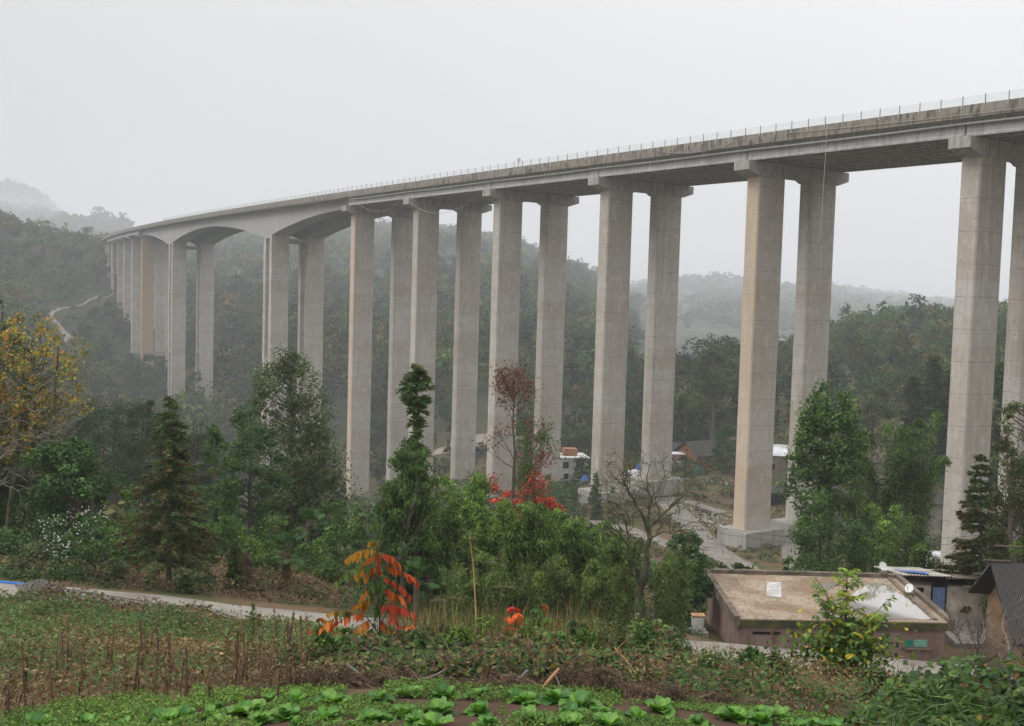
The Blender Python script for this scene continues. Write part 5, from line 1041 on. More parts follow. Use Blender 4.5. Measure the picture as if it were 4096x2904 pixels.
def sbox(x0, y0, x1, y1, o_, th, name, mat): p = onsh(x0, y0); q_ = onsh(x1, y1); return MB().box((p+q_)/2+nS*o_, (abs(np.dot(q_-p, dS)), th, abs(p[2]-q_[2])), dS, nS).build(name, mat, sh)
sbox(2084, 1304, 2114, 1396, .01, .06, 'doorway', M_DARK); sbox(2048, 1314, 2066, 1324, .01, .06, 'window', M_DARK)
cm_ = MB(); p = onsh(2086, 1312); q_ = onsh(2111, 1366); n = 40; V = []
for z in (p[2], q_[2]): V += [np.array([*(p+(q_-p)*t)[:2], z])+nS*(.1+.03*math.sin(t*38)) for t in np.linspace(0, 1, n)]
cm_.add(V, [[i, i+1, n+i+1, n+i] for i in range(n-1)]).build('curtain', plain('faded_blue_cloth', (.16, .22, .36), .8, .2, 3), sh)
tag(MB().hexa([v+ZV*e for e in (0, .03) for v in (c0+dS*-2.3+nS*1.6+ZV*(top_+.66-c0[2]), c0-dS*1.4+nS*2.2+ZV*(top_+.72-c0[2]), c0-dS*1.3+nS*1.3+ZV*(top_+.58-c0[2]), c0-dS*2.6+nS*.5+ZV*(top_+.5-c0[2]))]).build('blue_tarp', M_BLUE), 'blue tarp weighted on the shed roof behind the flat roof', 'tarp')
yd = [onz(x, y, -16.5) for x, y in ((2138, 1440), (2200, 1440), (2212, 1402), (2100, 1398))]; tag(MB().hexa([p-ZV*.8 for p in yd]+yd).build('yard', M_PATH), 'pale concrete yard between the flat roofed house and the shed', kind='structure')
# earth walled building at the right edge
Pk = at(2240, 1265, 51); rd = norm((1, .05, -.03)); nE = norm(np.array([.03, -1., 0])); eb = empty('earth_barn', np.array([Pk[0]+2, Pk[1], -17]), 'ochre earth barn with steep black slatted roof cut by the right edge', 'barn')
ne_, fe_ = Pk+nE*2.3-ZV*2.9+rd*.0, Pk-nE*1.9-ZV*1.8; m = MB()
M_SLAT = NT('black_roof_slats'); _p = M_SLAT.pos((1, 1, 1)); wv = M_SLAT.n('TexWave'); wv.inputs['Scale'].default_value = 3.4; wv.inputs['Distortion'].default_value = 5; wv.inputs['Detail'].default_value = 4; M_SLAT.l(_p, wv.inputs['Vector']); M_SLAT.base(M_SLAT.ramp(wv.outputs['Fac'], [(0, (.015, .014, .014)), (1, (.085, .08, .078))]), .9)
for e in (ne_, fe_): m.hexa([Pk-rd*.5, e-rd*.5, e+rd*9, Pk+rd*9]+[v+ZV*.14 for v in (Pk-rd*.5, e-rd*.5, e+rd*9, Pk+rd*9)])
m.build('roof', M_SLAT.m, eb)
wq = [ne_-nE*.55+rd*.25, ne_-nE*.55+rd*8.5, fe_+nE*.35+rd*8.5, fe_+nE*.35+rd*.25]; V = [np.array([v[0], v[1], -18.3]) for v in wq]+[v-ZV*.1 for v in wq]; V += [Pk+rd*.25-ZV*.12, Pk+rd*8.5-ZV*.12]
m = MB().add(V, [[0, 3, 2, 1], [0, 1, 5, 4], [3, 0, 4, 7], [2, 3, 7, 6], [1, 2, 6, 5]]); m.f.append((np.array([[4, 8, 7], [5, 6, 9]]), 0, None)); m.build('wall', plain('ochre_earth', (.19, .12, .07), .95, .35, 1.5, .03, dark=(.13, .10, .08)), eb)
for k in range(4): MB().tube([fe_+rd*.1+nE*(.1+k*.9)+ZV*(.3+k*.85)-rd*.9, fe_+nE*(.1+k*.9)+ZV*(.3+k*.85)+rd*.4], .05, 6).build('rafter', M_BARK, eb)
# white bucket with wooden lid
bc = G(1560, 49.2)+ZV*.25; bk = empty('bucket', bc, 'white tub with a wooden lid at the left corner of the flat roofed house', 'bucket'); MB().tube([bc, bc+ZV*.1, bc+ZV*.62, bc+ZV*.68], [.22, .26, .31, .32], 18).build('tub', M_WHITE, bk)
MB().box(bc+ZV*.72, (.62, .5, .05)).build('lid', plain('raw_wood', (.35, .2, .1), .8, .3, 6), bk); MB().tube([bc+np.array([.34, 0, .6]), bc+np.array([.42, 0, .1]), bc+np.array([.42, 0, -.6])], .03, 6).build('drain_hose', M_POST, bk)
MB().box(bc+np.array([0, 0, -.25]), (.9, .8, .5)).build('plinth', M_GREYW, bk)
# left road: blue hose, gutter, gravel heap, cable
LZ = .12
def onroad(x, y, up=LZ):
    p = GP(x, y, 20, 60); return p+ZV*up
hp = [onroad(x, y) for x, y in ((-60, 1309), (0, 1310), (20, 1311), (40, 1313), (58, 1315), (70, 1317))]; tag(MB().tube(hp, .055, 8).build('blue_hose', plain('blue_plastic', (.03, .17, .50), .5, .1, 4)), 'thick bright blue hose lying on the road at the left edge', 'hose')
gu = [onroad(x, y, .14) for x, y in ((38, 1316), (60, 1326), (85, 1340), (108, 1352))]; tag(MB().tube(gu, .07, 6).build('drain_pipe', plain('grey_blue_pipe', (.09, .11, .12), .6)), 'dark pipe crossing the left road diagonally below the gravel pile', 'pipe')
tag(MB().tube([onroad(x, y, .14) for x, y in ((100, 1318), (200, 1335), (300, 1350), (400, 1367), (480, 1376))], .018, 4).build('cable', M_POST), 'thin black cable lying along the left road', 'cable')
gm = MB(); g0 = onroad(88, 1327, 0); n = 2600; a = rng.uniform(0, 6.28, n); r = rng.random(n)**.6; P = g0+np.stack([np.cos(a)*r*.85, np.sin(a)*r*.65, (1-r)**.8*.36+.12], 1); gm.leaves(P, rng.normal(size=(n, 3)), rng.uniform(.05, .13, n), rng.uniform(.04, .09, n), palcol(n, C3((.24, .23, .21), (.34, .33, .31), (.15, .14, .13))), np.stack([np.cos(a)*r, np.sin(a)*r, .6*np.ones(n)], 1)+rng.normal(size=(n, 3))*.5)
tag(gm.build('gravel_heap', M_FAR), 'small heap of grey gravel on the left road beside the blue hose', 'gravel heap')
# ------------------------------------------------------------------ ground cover and foreground
def patch(n, R0_, R1_, dx0=-120, dx1=2420, keep=None, pw_=1.):
    a0 = math.atan2(*ray(dx0, 1300)[:2]); a1 = math.atan2(*ray(dx1, 1300)[:2]); a = rng.uniform(a0, a1, n); r = np.sqrt(rng.random(n)**pw_*(R1_**2-R0_**2)+R0_**2); x = np.sin(a)*r; y = np.cos(a)*r; P = np.stack([x, y, H(x, y)], 1)
    if keep is not None: P = P[keep(P)]
    return P
P_WEED = C3((.035, .075, .018), (.055, .105, .026), (.075, .13, .035), (.045, .08, .03)); P_DRY = C3((.13, .085, .04), (.17, .12, .06), (.085, .055, .03), (.21, .15, .08), (.12, .055, .028))
def weeds(name, label, P, L, W, hgt, up=.25, seed=0, mixf=None, pals=(P_WEED, P_DRY), thr=.0, soft=.12, blade=False):
    f = fbm(P[:, 0]/2.6, P[:, 1]/2.6, 41+seed, 4)+(mixf(P) if mixf is not None else 0)+rng.normal(size=len(P))*soft
    n = len(P); col = palcol(n, pals[0], None, .25); dry = f > thr; col[dry] = palcol(dry.sum(), pals[1], None, .25)
    col *= (1+.75*fbm(P[:, 0]/3.3, P[:, 1]/3.3, 141+seed, 3))[:, None].clip(.45, 1.7); hgt = hgt*(1+1.6*fbm(P[:, 0]/2.1+50, P[:, 1]/2.1, 151+seed, 3).clip(-.5, 1))
    R = np.hypot(P[:, 0], P[:, 1]); s = rng.uniform(.55, 1.4, n)*np.clip(R/22, .8, 1.6)
    Q = P.copy(); Q[:, 2] += rng.random(n)**1.5*hgt*(.5+.8*np.clip(fbm(P[:, 0]/1.3, P[:, 1]/1.3, 77+seed, 3)+.5, 0, 1))+.02
    D = rng.normal(size=(n, 3))*np.array([1, 1, .45])+ZV*up; N = rng.normal(size=(n, 3))*.6+ZV*(.2 if blade else .9)
    mb = MB(); mb.leaves(Q, D, L*s, W*s, col, N); return tag(mb.build(name, M_LEAF), label, None, None, 'stuff')
lx = lambda P: pxy(P)[0]
notroad = lambda P: roadfree(P, 2.15)
weeds('weeds', 'green and rust weeds covering the left stubble field', patch(260000, 11.8, 37.4, -120, 1500, notroad), .08, .034, .34, mixf=lambda P: -.14+.3*(np.hypot(P[:, 0], P[:, 1]) > 33.5)+.3*(np.hypot(P[:, 0], P[:, 1]) < 14.5)+.0*P[:, 0], thr=.04, pals=(np.vstack([P_WEED*1.35, [(.09, .10, .03), (.11, .095, .035)]]), P_DRY*1.0))
weeds('weeds', 'reddish dry weeds between the cabbages and the lane at right', patch(125000, 11.6, 41, 1350, 2620, notroad), .075, .034, .22, mixf=lambda P: .12+0*P[:, 0], seed=3)
weeds('grass', 'thin upright grass stems over the left field', patch(26000, 11.8, 34, -120, 2420, notroad), .26, .014, .28, 1.6, 5, lambda P: .15+0*P[:, 0], (P_WEED*1.1, P_DRY*1.2), blade=True)
weeds('undergrowth', 'low undergrowth beneath the trees beyond the lane', patch(220000, 41.5, 75, -120, 2420, lambda P: roadfree(P, 2.4) & ~((lx(P) > 1570) & (np.hypot(P[:, 0], P[:, 1]) < 58))), .09, .045, .5, seed=9, mixf=lambda P: -.05+.55*((lx(P) > 480) & (lx(P) < 760) & (np.hypot(P[:, 0], P[:, 1]) < 53)), thr=.12)
def kv(P): x, y = pxy(P); return roadfree(P, 3.2) & ~nearbridge(P, 9)
P = scatter(-120, 2420, 72, 330, 2.6, kv, False); x, y = pxy(P); Rr = np.hypot(P[:, 0], P[:, 1])
op = (x > 1290) & (x < 1830) & (Rr > 125) & (Rr < 250); P1 = P[~op]; 
woods('scrub', 'thick scrub filling the valley below the viaduct', P1, rng.uniform(.8, 3.0, len(P1)), 46, .5, kinds=('round',), wfac=1.7, pal=np.vstack([PAL*1.25, [(.09, .075, .03), (.11, .075, .045)]]))
P = scatter(1250, 1880, 100, 250, 1.25, lambda P: roadfree(P, 2.6), False); P = P[fbm(P[:, 0]/9, P[:, 1]/9, 15, 3) > -.25]
woods('weeds', 'rough grass and weeds on the slope round the pale footings', P, rng.uniform(.3, 1.0, len(P)), 22, .26, kinds=('round',), wfac=2.0, pal=np.vstack([P_WEED, P_DRY*.8, [(.12, .09, .04), (.07, .085, .03)]]))
cov = fbm(P[:, 0], P[:, 1])
# weeds between cabbages
weeds('chickweed', 'tiny green weeds between the cabbages on red soil', patch(120000, 8.8, 11.8, -150, 2420, lambda P: fbm(P[:, 0]/.5, P[:, 1]/.5, 8, 3) > -.03), .04, .024, .07, .2, 11, lambda P: -.6+0*P[:, 0], (P_LIGHT*.85, P_DRY))

def leaf6(mb, C, D, L, W, col, N, cup=.12):
    m = len(C); D = D/(np.linalg.norm(D, axis=1)[:, None]+1e-9); S = np.cross(D, N); S /= np.linalg.norm(S, axis=1)[:, None]+1e-9; U = np.cross(S, D)
    L = np.broadcast_to(L, (m,))[:, None]; W = np.broadcast_to(W, (m,))[:, None]
    prof = [(-.5, 0, 0), (-.28, .42, 1), (.08, .5, 1), (.5, 0, 0), (.08, -.5, 1), (-.28, -.42, 1)]; V = [C+D*L*a+S*W*b+U*W*cup*k for a, b, k in prof]; V = np.stack(V, 1)
    base = np.arange(m)[:, None]*6; f = np.concatenate([base+np.array([[0, 1, 2, 3]]), base+np.array([[0, 3, 4, 5]])]); mb.add(V.reshape(-1, 3), f, 0, np.concatenate([col, col*.93]))
def pinnate(mb, tm, a, d, ln, n, L, W, pal, droop=.7, hang=.6):
    s = np.linspace(0, 1, 7)[:, None]; f = lambda s: a+d*ln*s+ZV*ln*(.18*s-droop*.5*s**2); tm.tube(f(s), np.linspace(.006, .002, 7)*1.2, 4, cap=False)
    q = np.repeat(np.linspace(.22, .98, n), 2)[:, None]; c = f(q); S = np.cross(d, ZV)*np.tile([[1], [-1]], (n, 1)); D = S*.8+d*.35-ZV*hang+rng.normal(size=(2*n, 3))*.18; k = pal[rng.integers(0, len(pal))]
    col = np.tile(k, (2*n, 1))*(1+rng.normal(size=(2*n, 1))*.12).clip(.6, 1.4); mixc = rng.random(2*n) < .25; col[mixc] = pal[rng.integers(0, len(pal), mixc.sum())]
    sz = rng.uniform(.8, 1.15, 2*n)*(1-.35*np.abs(q[:, 0]-.45)); D /= np.linalg.norm(D, axis=1)[:, None]; leaf6(mb, c+D*L*.5*sz[:, None], D, L*sz, W*sz, col, d*.4+S*.25+ZV*.5+rng.normal(size=(2*n, 3))*.3)
def pinnate_shrub(name, label, cat, dx, R, ytop, wpx, nb, L, W, pal, lower=None, dy=1500., sh='cone', nl=8, stemr=.016, group=None, droop=.7, hang=.6, zb=.1, mat=None, stems=1):
    b = G(dx, R, dy); h = at(dx, ytop, R)[2]-b[2]; rc = wpx/2370*R/2; root = empty(name, b, label, cat, group); tm = MB(); mb = MB()
    tm.tube([b-ZV*.05, b+ZV*h*.5+np.array([.02, 0, 0]), b+ZV*h*.93], [stemr, stemr*.7, .005], 6)
    brs = [(ZV*0, ZV*h)]+[(ZV*h*rng.uniform(.08, .3), np.array([math.cos(k*1.9)*rc*.75, math.sin(k*1.9)*rc*.5, h*rng.uniform(.45, .8)])) for k in range(stems-1)]
    for p0, p1 in brs[1:]: tm.tube([b+p0, b+(p0+p1)*.5+ZV*.04, b+p1], [stemr*.6, stemr*.4, .004], 5)
    for i in range(nb):
        u = zb+(.97-zb)*((i+.5)/nb); th = i*2.399+rng.normal()*.3; w_ = rc*(np.interp(u, [0, .25, .6, 1], [.95, 1, .85, .28]) if sh == 'cone' else np.interp(u, [0, .2, .5, .8, 1], [1, .9, .5, .42, .25])); d = norm((math.cos(th), math.sin(th), .15+.5*u)); a = b+ZV*h*u*.95
        if stems > 1 and i % 2: p0, p1 = brs[1+(i//2) % (stems-1)]; a = b+p0+(p1-p0)*rng.uniform(.35, 1.); w_ = rc*rng.uniform(.3, .6); d = norm(d+ZV*.35)
        pinnate(mb, tm, a, d, w_*rng.uniform(.75, 1.1), nl, L, W, pal if (lower is None or u > .35) else lower, droop, hang)
    tm.build('stem', M_BARK, root); mb.build('foliage', mat or M_LEAF, root); return root
P_SUM = C3((.60, .13, .02), (.66, .21, .03), (.55, .07, .03), (.60, .25, .04), (.42, .05, .03), (.25, .20, .03), (.10, .14, .03))
def pin_arc(mb, tm, p0, p1, n, L, W, k0, k1, up=.05):
    s = np.linspace(0, 1, 8)[:, None]; f = lambda s: p0+(p1-p0)*s+ZV*up*(4*s*(1-s)); tm.tube(f(s), np.linspace(.005, .002, 8), 4, cap=False)
    q = np.repeat(np.linspace(.14, 1., n), 2)[:, None]; d = norm(p1-p0); S = np.cross(d, ZV)*np.tile([[1], [-1]], (n, 1)); D = S*rng.uniform(.15, .6, (2*n, 1))+d*.25-ZV+rng.normal(size=(2*n, 3))*.22
    m_ = np.clip(q+rng.normal(size=q.shape)*.18, 0, 1); col = (k0*(1-m_)+k1*m_)*(1+rng.normal(size=q.shape)*.16).clip(.5, 1.4); sz = rng.uniform(.6, 1.12, 2*n)*(1-.4*np.abs(q[:, 0]-.45)); D /= np.linalg.norm(D, axis=1)[:, None]
    leaf6(mb, f(q)+D*L*.5*sz[:, None], D, L*sz, W*sz*rng.uniform(.75, 1.1, 2*n), col, d*.6+S*.5+ZV*.25+rng.normal(size=(2*n, 3))*.4, .22)
OR_, YO_, RD_, GR_, DG_ = (np.array(c) for c in ((.55, .15, .02), (.50, .25, .03), (.48, .06, .03), (.10, .17, .03), (.05, .10, .035)))
R_ = 14.2; b = G(850, R_, 1500); sm = empty('sumac_shrub', b, 'bright orange sumac shrub standing up from the vines at the centre', 'shrub'); tm = MB(); mb = MB()
tm.tube([b, at(850, 1400, R_), at(846, 1300, R_), at(845, 1222, R_)], [.018, .015, .01, .004], 6); tm.tube([at(850, 1420, R_), at(820, 1380, R_-.1), at(790, 1372, R_-.15)], [.01, .007, .004], 5); tm.tube([at(850, 1400, R_), at(875, 1350, R_+.1), at(880, 1335, R_+.1)], [.01, .006, .004], 5)
for x0, y0, x1, y1, k0, k1 in [(842, 1228, 774, 1250, YO_, YO_), (840, 1242, 797, 1284, OR_, YO_), (849, 1240, 893, 1262, RD_, OR_), (852, 1264, 931, 1298, OR_, RD_), (852, 1290, 915, 1330, RD_, RD_), (845, 1268, 800, 1305, OR_, GR_), (835, 1262, 752, 1300, GR_, GR_), (842, 1300, 803, 1352, OR_, YO_), (850, 1318, 905, 1345, RD_, OR_), (842, 1325, 806, 1368, GR_, OR_), (850, 1345, 884, 1388, RD_, RD_), (852, 1350, 928, 1376, RD_, RD_), (838, 1340, 776, 1372, GR_, OR_), (825, 1372, 748, 1396, OR_, RD_), (830, 1388, 786, 1422, OR_, YO_), (850, 1385, 872, 1425, RD_, YO_), (846, 1232, 850, 1275, OR_, RD_), (848, 1300, 856, 1340, GR_, DG_), (843, 1290, 826, 1330, DG_, GR_), (848, 1345, 838, 1392, DG_, GR_), (850, 1400, 900, 1430, GR_, DG_), (840, 1405, 800, 1440, DG_, GR_), (760, 1385, 720, 1405, YO_, OR_), (790, 1372, 735, 1372, DG_, YO_), (846, 1222, 830, 1212, GR_, YO_)]:
    o_ = rng.normal()*.16; pin_arc(mb, tm, at(x0, y0, R_), at(x1, y1, R_+o_), 8 if abs(x1-x0) > 40 else 6, .165, .078, k0, k1)
tm.build('stem', M_BARK, sm); mb.build('foliage', M_LEAF, sm)
rs_ = C3((.75, .06, .04), (.65, .05, .035), (.78, .16, .04))
for x, R, yt, w_, nb, pl, lb in [(1148, 14.6, 1350, 75, 7, rs_, 'small sumac with scarlet drooping leaves right of the dry pole'), (1205, 14.4, 1342, 95, 9, np.vstack([rs_, P_MID]), 'sumac with half green half red leaves right of the scarlet one'), (712, 14.6, 1375, 60, 4, np.vstack([P_SUM, P_MID]), 'low orange sumac left of the tall orange one'), (780, 13.8, 1405, 90, 7, np.vstack([P_SUM[:2], P_MID*1.1, P_MID*.8, P_MID]), 'low red and green sumac under the tall orange one'), (1290, 14.2, 1385, 110, 10, np.vstack([P_MID, P_MID*1.2, P_SUM[:1]]), 'green sumac with a few orange leaflets in the vine mass'), (1235, 13.4, 1410, 120, 10, np.vstack([P_MID, P_LIGHT, P_SUM[:1]]), 'leafy green sumac in front of the red ones'), (905, 13.8, 1395, 110, 9, np.vstack([P_SUM, rs_, P_MID]), 'low orange red sumac right below the tall one')]:
    pinnate_shrub('sumac_shrub', lb, 'shrub', x, R, yt, w_, nb, .13, .06, pl, None, 1500, nl=7, zb=.35, hang=.8, group='small sumacs in the vine mass')
P_SAP = C3((.10, .17, .03), (.14, .20, .035), (.07, .13, .03), (.40, .32, .03), (.18, .20, .03), (.05, .10, .03))
pinnate_shrub('sapling', 'tall yellow green sapling overlapping the flat roof', 'sapling', 1884, 16, 1255, 215, 64, .115, .052, P_SAP[[0, 1, 2, 4]]*1.6, P_SAP*1.25, 1495, nl=7, zb=.04, stemr=.02, droop=.35, hang=.5, sh='x', stems=5)
sp = bpy.data.objects['sapling']; mb = MB(); b = np.array(sp.location); n = 1500; c = b+rng.normal(size=(n, 3))*np.array([.36, .24, .17])+ZV*.36; leaf6(mb, c, rng.normal(size=(n, 3))-ZV*.4, rng.uniform(.05, .11, n), rng.uniform(.04, .075, n), palcol(n, np.vstack([P_SAP*1.2, P_SAP*1.2, P_DARK*1.5, P_MID])), rng.normal(size=(n, 3))*.5+ZV); mb.build('lower_leaves', M_LEAF, sp)
# vine mass and kudzu mound: broad leaves over hummocks
P_VINE = C3((.048, .095, .030), (.070, .125, .036), (.10, .16, .042), (.032, .066, .024), (.12, .175, .045))
def mound(name, label, pts, n, L, pal, pp=None, extra=None, dead=0):
    root = empty(name, pts[0][0], label, 'vines'); mb = MB(); C = np.array([p for p, r, h in pts]); i = rng.integers(0, len(pts), n); rr = np.array([r for p, r, h in pts])[i]; hh = np.array([h for p, r, h in pts])[i]
    a = rng.uniform(0, 6.283, n); q = np.sqrt(rng.random(n)); x = C[i, 0]+np.cos(a)*q*rr; y = C[i, 1]+np.sin(a)*q*rr; z = H(x, y)+hh*np.sqrt(np.clip(1-q**2, 0, 1))*rng.uniform(.55, 1.05, n)
    N = np.stack([np.cos(a)*q*.8, np.sin(a)*q*.8-.15, np.full(n, .7)], 1)+rng.normal(size=(n, 3))*.35; D = rng.normal(size=(n, 3))*np.array([1, 1, .3])-ZV*.35; D -= N*(np.sum(D*N, 1)/np.sum(N*N, 1))[:, None]; s = rng.uniform(.55, 1.3, n)
    leaf6(mb, np.stack([x, y, z], 1), D, L*s, L*.85*s, palcol(n, pal, pp, .2), N, .08); mb.build('leaves', M_LEAF, root)
    tm = MB()
    for k in range(26):
        j = rng.integers(0, len(pts)); p, r, h = pts[j]; a = rng.uniform(0, 6.28, 2); s = np.linspace(0, 1, 7); e0 = p[:2]+np.array([math.cos(a[0]), math.sin(a[0])])*r; e1 = p[:2]+np.array([math.cos(a[1]), math.sin(a[1])])*r
        xy = e0+(e1-e0)*s[:, None]+rng.normal(size=(7, 2))*.05; tm.tube(np.stack([xy[:, 0], xy[:, 1], H(xy[:, 0], xy[:, 1])+h*np.sin(np.pi*s)*rng.uniform(.6, 1.25)+.02], 1), rng.uniform(.003, .008), 4, cap=False)
    tm.build('stems', M_BARK, root); return root
def mp(x, R, r, h, dy=1500.): return (G(x, R, dy), r, h)
mound('vine_thicket', 'dark leafy vines heaped under the orange sumac', [mp(x, R, r, h) for x, R, r, h in [(760, 12.8, .5, .22), (830, 12.5, .55, .3), (900, 12.6, .55, .3), (970, 12.7, .6, .3), (850, 13.6, .6, .42), (940, 13.6, .6, .45), (1010, 13.5, .6, .35)]], 3400, .085, np.vstack([P_VINE, P_VINE, P_MID*.8, P_DRY*.7]), dead=1)
mound('vine_thicket', 'broad leaved vines climbing over the bank below the red sumac leaves', [mp(x, R, r, h) for x, R, r, h in [(1060, 13.0, .6, .3), (1130, 12.8, .6, .34), (1200, 13.0, .6, .38), (1270, 13.2, .6, .34), (1330, 13.4, .6, .3), (1120, 13.8, .6, .42), (1210, 14.0, .6, .45), (1290, 14.2, .5, .4)]], 3900, .09, np.vstack([P_VINE, P_VINE, P_MID*.9, P_DRY*.6, [(.22, .20, .03)]]))
mound('vine_thicket', 'low mixed vines and weeds right of the leafy bank', [mp(x, R, r, h) for x, R, r, h in [(1400, 13.2, .6, .28), (1470, 13.6, .7, .4), (1540, 13.2, .6, .22), (1620, 13.5, .6, .2), (1700, 14, .6, .22), (1560, 12.4, .5, .15), (1780, 13, .6, .2), (1460, 15, .6, .6)]], 3600, .07, np.vstack([P_MID, P_VINE, P_DRY*.8]))
mound('kudzu_mound', 'big leafy kudzu mound in the bottom right corner', [mp(x, R, r, h, 1600) for x, R, r, h in [(2000, 10.2, .5, .5), (2060, 9.9, .55, .78), (2130, 9.8, .6, .95), (2200, 9.8, .6, 1.02), (2270, 9.9, .6, 1.05), (2040, 9.2, .5, .5), (2120, 9.0, .6, .65), (2210, 9.0, .6, .7), (2290, 9.1, .6, .75), (2340, 9.6, .7, .95)]], 15000, .066, np.vstack([P_VINE*.95, P_VINE*1.15, P_MID*.9, P_VINE*.9, P_MID*1.1, [(.25, .20, .03), (.17, .07, .03)]]))
km = bpy.data.objects['kudzu_mound']; mb = MB(); n = 1500; c = np.array([G(x, R, 1600) for x, R in ((2100, 9.0), (2180, 9.0), (2250, 9.1), (2150, 9.5), (2230, 9.5), (2050, 9.2))])[rng.integers(0, 6, n)]+rng.normal(size=(n, 3))*np.array([.25, .2, .1])+ZV*rng.uniform(.4, .75, (n, 1)); mb.leaves(c, rng.normal(size=(n, 3))*np.array([1, .6, .5])+np.array([-.6, 0, -.1]), .16, .016, palcol(n, P_WEED*1.3)); mb.build('grass_blades', M_LEAF, km)
# mixed low bushes breaking up the bank
for i, (x, R, yt, w_, pl) in enumerate([(690, 13.4, 1440, 90, P_DRY), (735, 14.4, 1400, 80, P_MID), (800, 13.2, 1445, 80, P_DRY), (930, 13.4, 1410, 90, P_MID), (985, 14.3, 1365, 90, P_DRY), (1030, 13.6, 1400, 90, P_LIGHT), (1085, 14.4, 1375, 80, P_LIGHT*.8), (1120, 13.2, 1430, 80, P_MID), (1180, 13.8, 1400, 90, P_LIGHT*.8), (1250, 13.4, 1415, 90, P_MID*1.2), (1310, 13.8, 1405, 90, P_LIGHT*.8), (1370, 14.4, 1400, 90, P_DRY), (1440, 14.6, 1385, 80, P_MID), (1350, 12.9, 1460, 80, P_MID), (1500, 14.2, 1430, 90, P_DRY), (1580, 13.6, 1450, 80, P_MID), (1680, 14.4, 1420, 80, P_MID), (1740, 14, 1440, 70, P_DRY), (1960, 12.6, 1480, 90, P_DRY), (2030, 12.4, 1490, 80, P_MID), (650, 13.8, 1440, 70, P_DRY*.8)]):
    shrub('bush', ['dry brown bush at the left end of the bank', 'green bush left of the tall sumac', 'dry bush under the tall sumac', 'green bush right below the tall sumac', 'straw coloured bush left of the bamboo pole', 'light green bush left of the bamboo pole foot', 'light green bush right of the bamboo pole foot', 'green bush on the bank below the scarlet sumac', 'fresh green bush between the red sumacs', 'green bush under the half red sumac', 'light bush with long shoots right of the red sumacs', 'dry bush before the stones', 'leafy bush in front of the mossy bare tree', 'low green bush above the largest dead vine tangle', 'dry bush left of the half buried wall', 'green bush in front of the lane left of the vent slot', 'leafy bush in front of the vent slot', 'dry bush left of the sapling', 'dry bush right of the sapling', 'green bush left of the kudzu mound', 'dry twiggy bush beside the left field'][i], 'bush', x, R, yt, w_, (np.vstack([P_DRY*.8, P_MID*.8, P_VINE]) if pl is P_DRY or i == 20 else pl), .06, 26, 60, 'low bushes on the bank')
# tall dry grass behind the vines
gb = MB(); n = 6500; P = patch(n, 13.5, 16.5, 880, 1350); n = len(P); D = rng.normal(size=(n, 3))*.35+ZV; Lb = rng.uniform(.22, .75, n)**1.1; gb.leaves(P+D*Lb[:, None]*.45, D, Lb, .011, palcol(n, np.vstack([P_DRY*1.25, P_WEED*1.4, [(.35, .28, .15)]]))); tag(gb.build('tall_grass', M_LEAF), 'tall straw and green grass behind the leafy vines', None, None, 'stuff')
bp = G(1066, 14.6, 1400); bt = at(1050, 1195, 14.9); bo = MB().tube([bp, bp+(bt-bp)*.4+np.array([.03, 0, 0]), bp+(bt-bp)*.75+np.array([.03, 0, 0]), bt], [.016, .014, .009, .003], 6).build('bamboo_pole', plain('dry_bamboo', (.36, .22, .10), .7, .25, 8)); tag(bo, 'dry tan bamboo pole standing behind the vines', 'pole')
for i, (x, yt, R) in enumerate([(1098, 1245, 15.2), (1130, 1300, 15.2), (985, 1330, 14.8), (1020, 1325, 15)]):
    b = G(x-20, R, 1400); t = at(x, yt, R); r = empty('plume_grass', b, ['tall silvery grass plume right of the bamboo pole', 'lower grass plume right of the bamboo pole', 'drooping grass plume right of the orange sumac', 'short grass plume between sumac and bamboo pole'][i], 'grass'); MB().tube([b, b+(t-b)*.6, t-np.array([.06, 0, .03]), t+np.array([.08, 0, -.02])], .004, 4).build('stalk', M_CULM, r)
    m = MB(); n = 90; q = rng.random(n)[:, None]; c = t+np.array([-.14, 0, -.10])+q*np.array([.24, 0, .10])-ZV*.10*q**2+rng.normal(size=(n, 3))*.006; m.leaves(c, np.array([.7, 0, -.3])+rng.normal(size=(n, 3))*.25, .055, .004, palcol(n, C3((.26, .21, .15), (.20, .16, .11)))); m.build('plume', M_LEAF, r)
# dead vine heaps and broken branches on the bank above the cabbages
M_STRAW = plain('dead_stems', (.135, .09, .06), .95, .7, 9, dark=(.04, .027, .02))
M_WOOD = plain('dry_branch_wood', (.34, .18, .09), .85, .3, 6)
def heap(label, x, R, w_, h_, n, dy=1560.):
    c = G(x, R, dy); m = MB()
    for k in range(n):
        u = rng.uniform(-1, 1); p = c+np.array([u*w_, rng.normal()*.14, 0]); p[2] = float(H(p[0], p[1])); top = h_*(1-u*u)*rng.uniform(.4, 1); s = np.linspace(0, 1, 6)[:, None]; e = np.array([rng.normal()*.32, -abs(rng.normal())*.25, 0]); ln = rng.uniform(.2, .6)
        pts = p+ZV*top+e*s*ln*1.6-ZV*(top+.05)*s**2.2+rng.normal(size=(6, 3))*.022; m.tube(pts, rng.uniform(.0025, .006), 3, cap=False)
    return tag(m.build('dead_vine_heap', M_STRAW), label, 'dead vines', 'dead vine heaps on the bank')
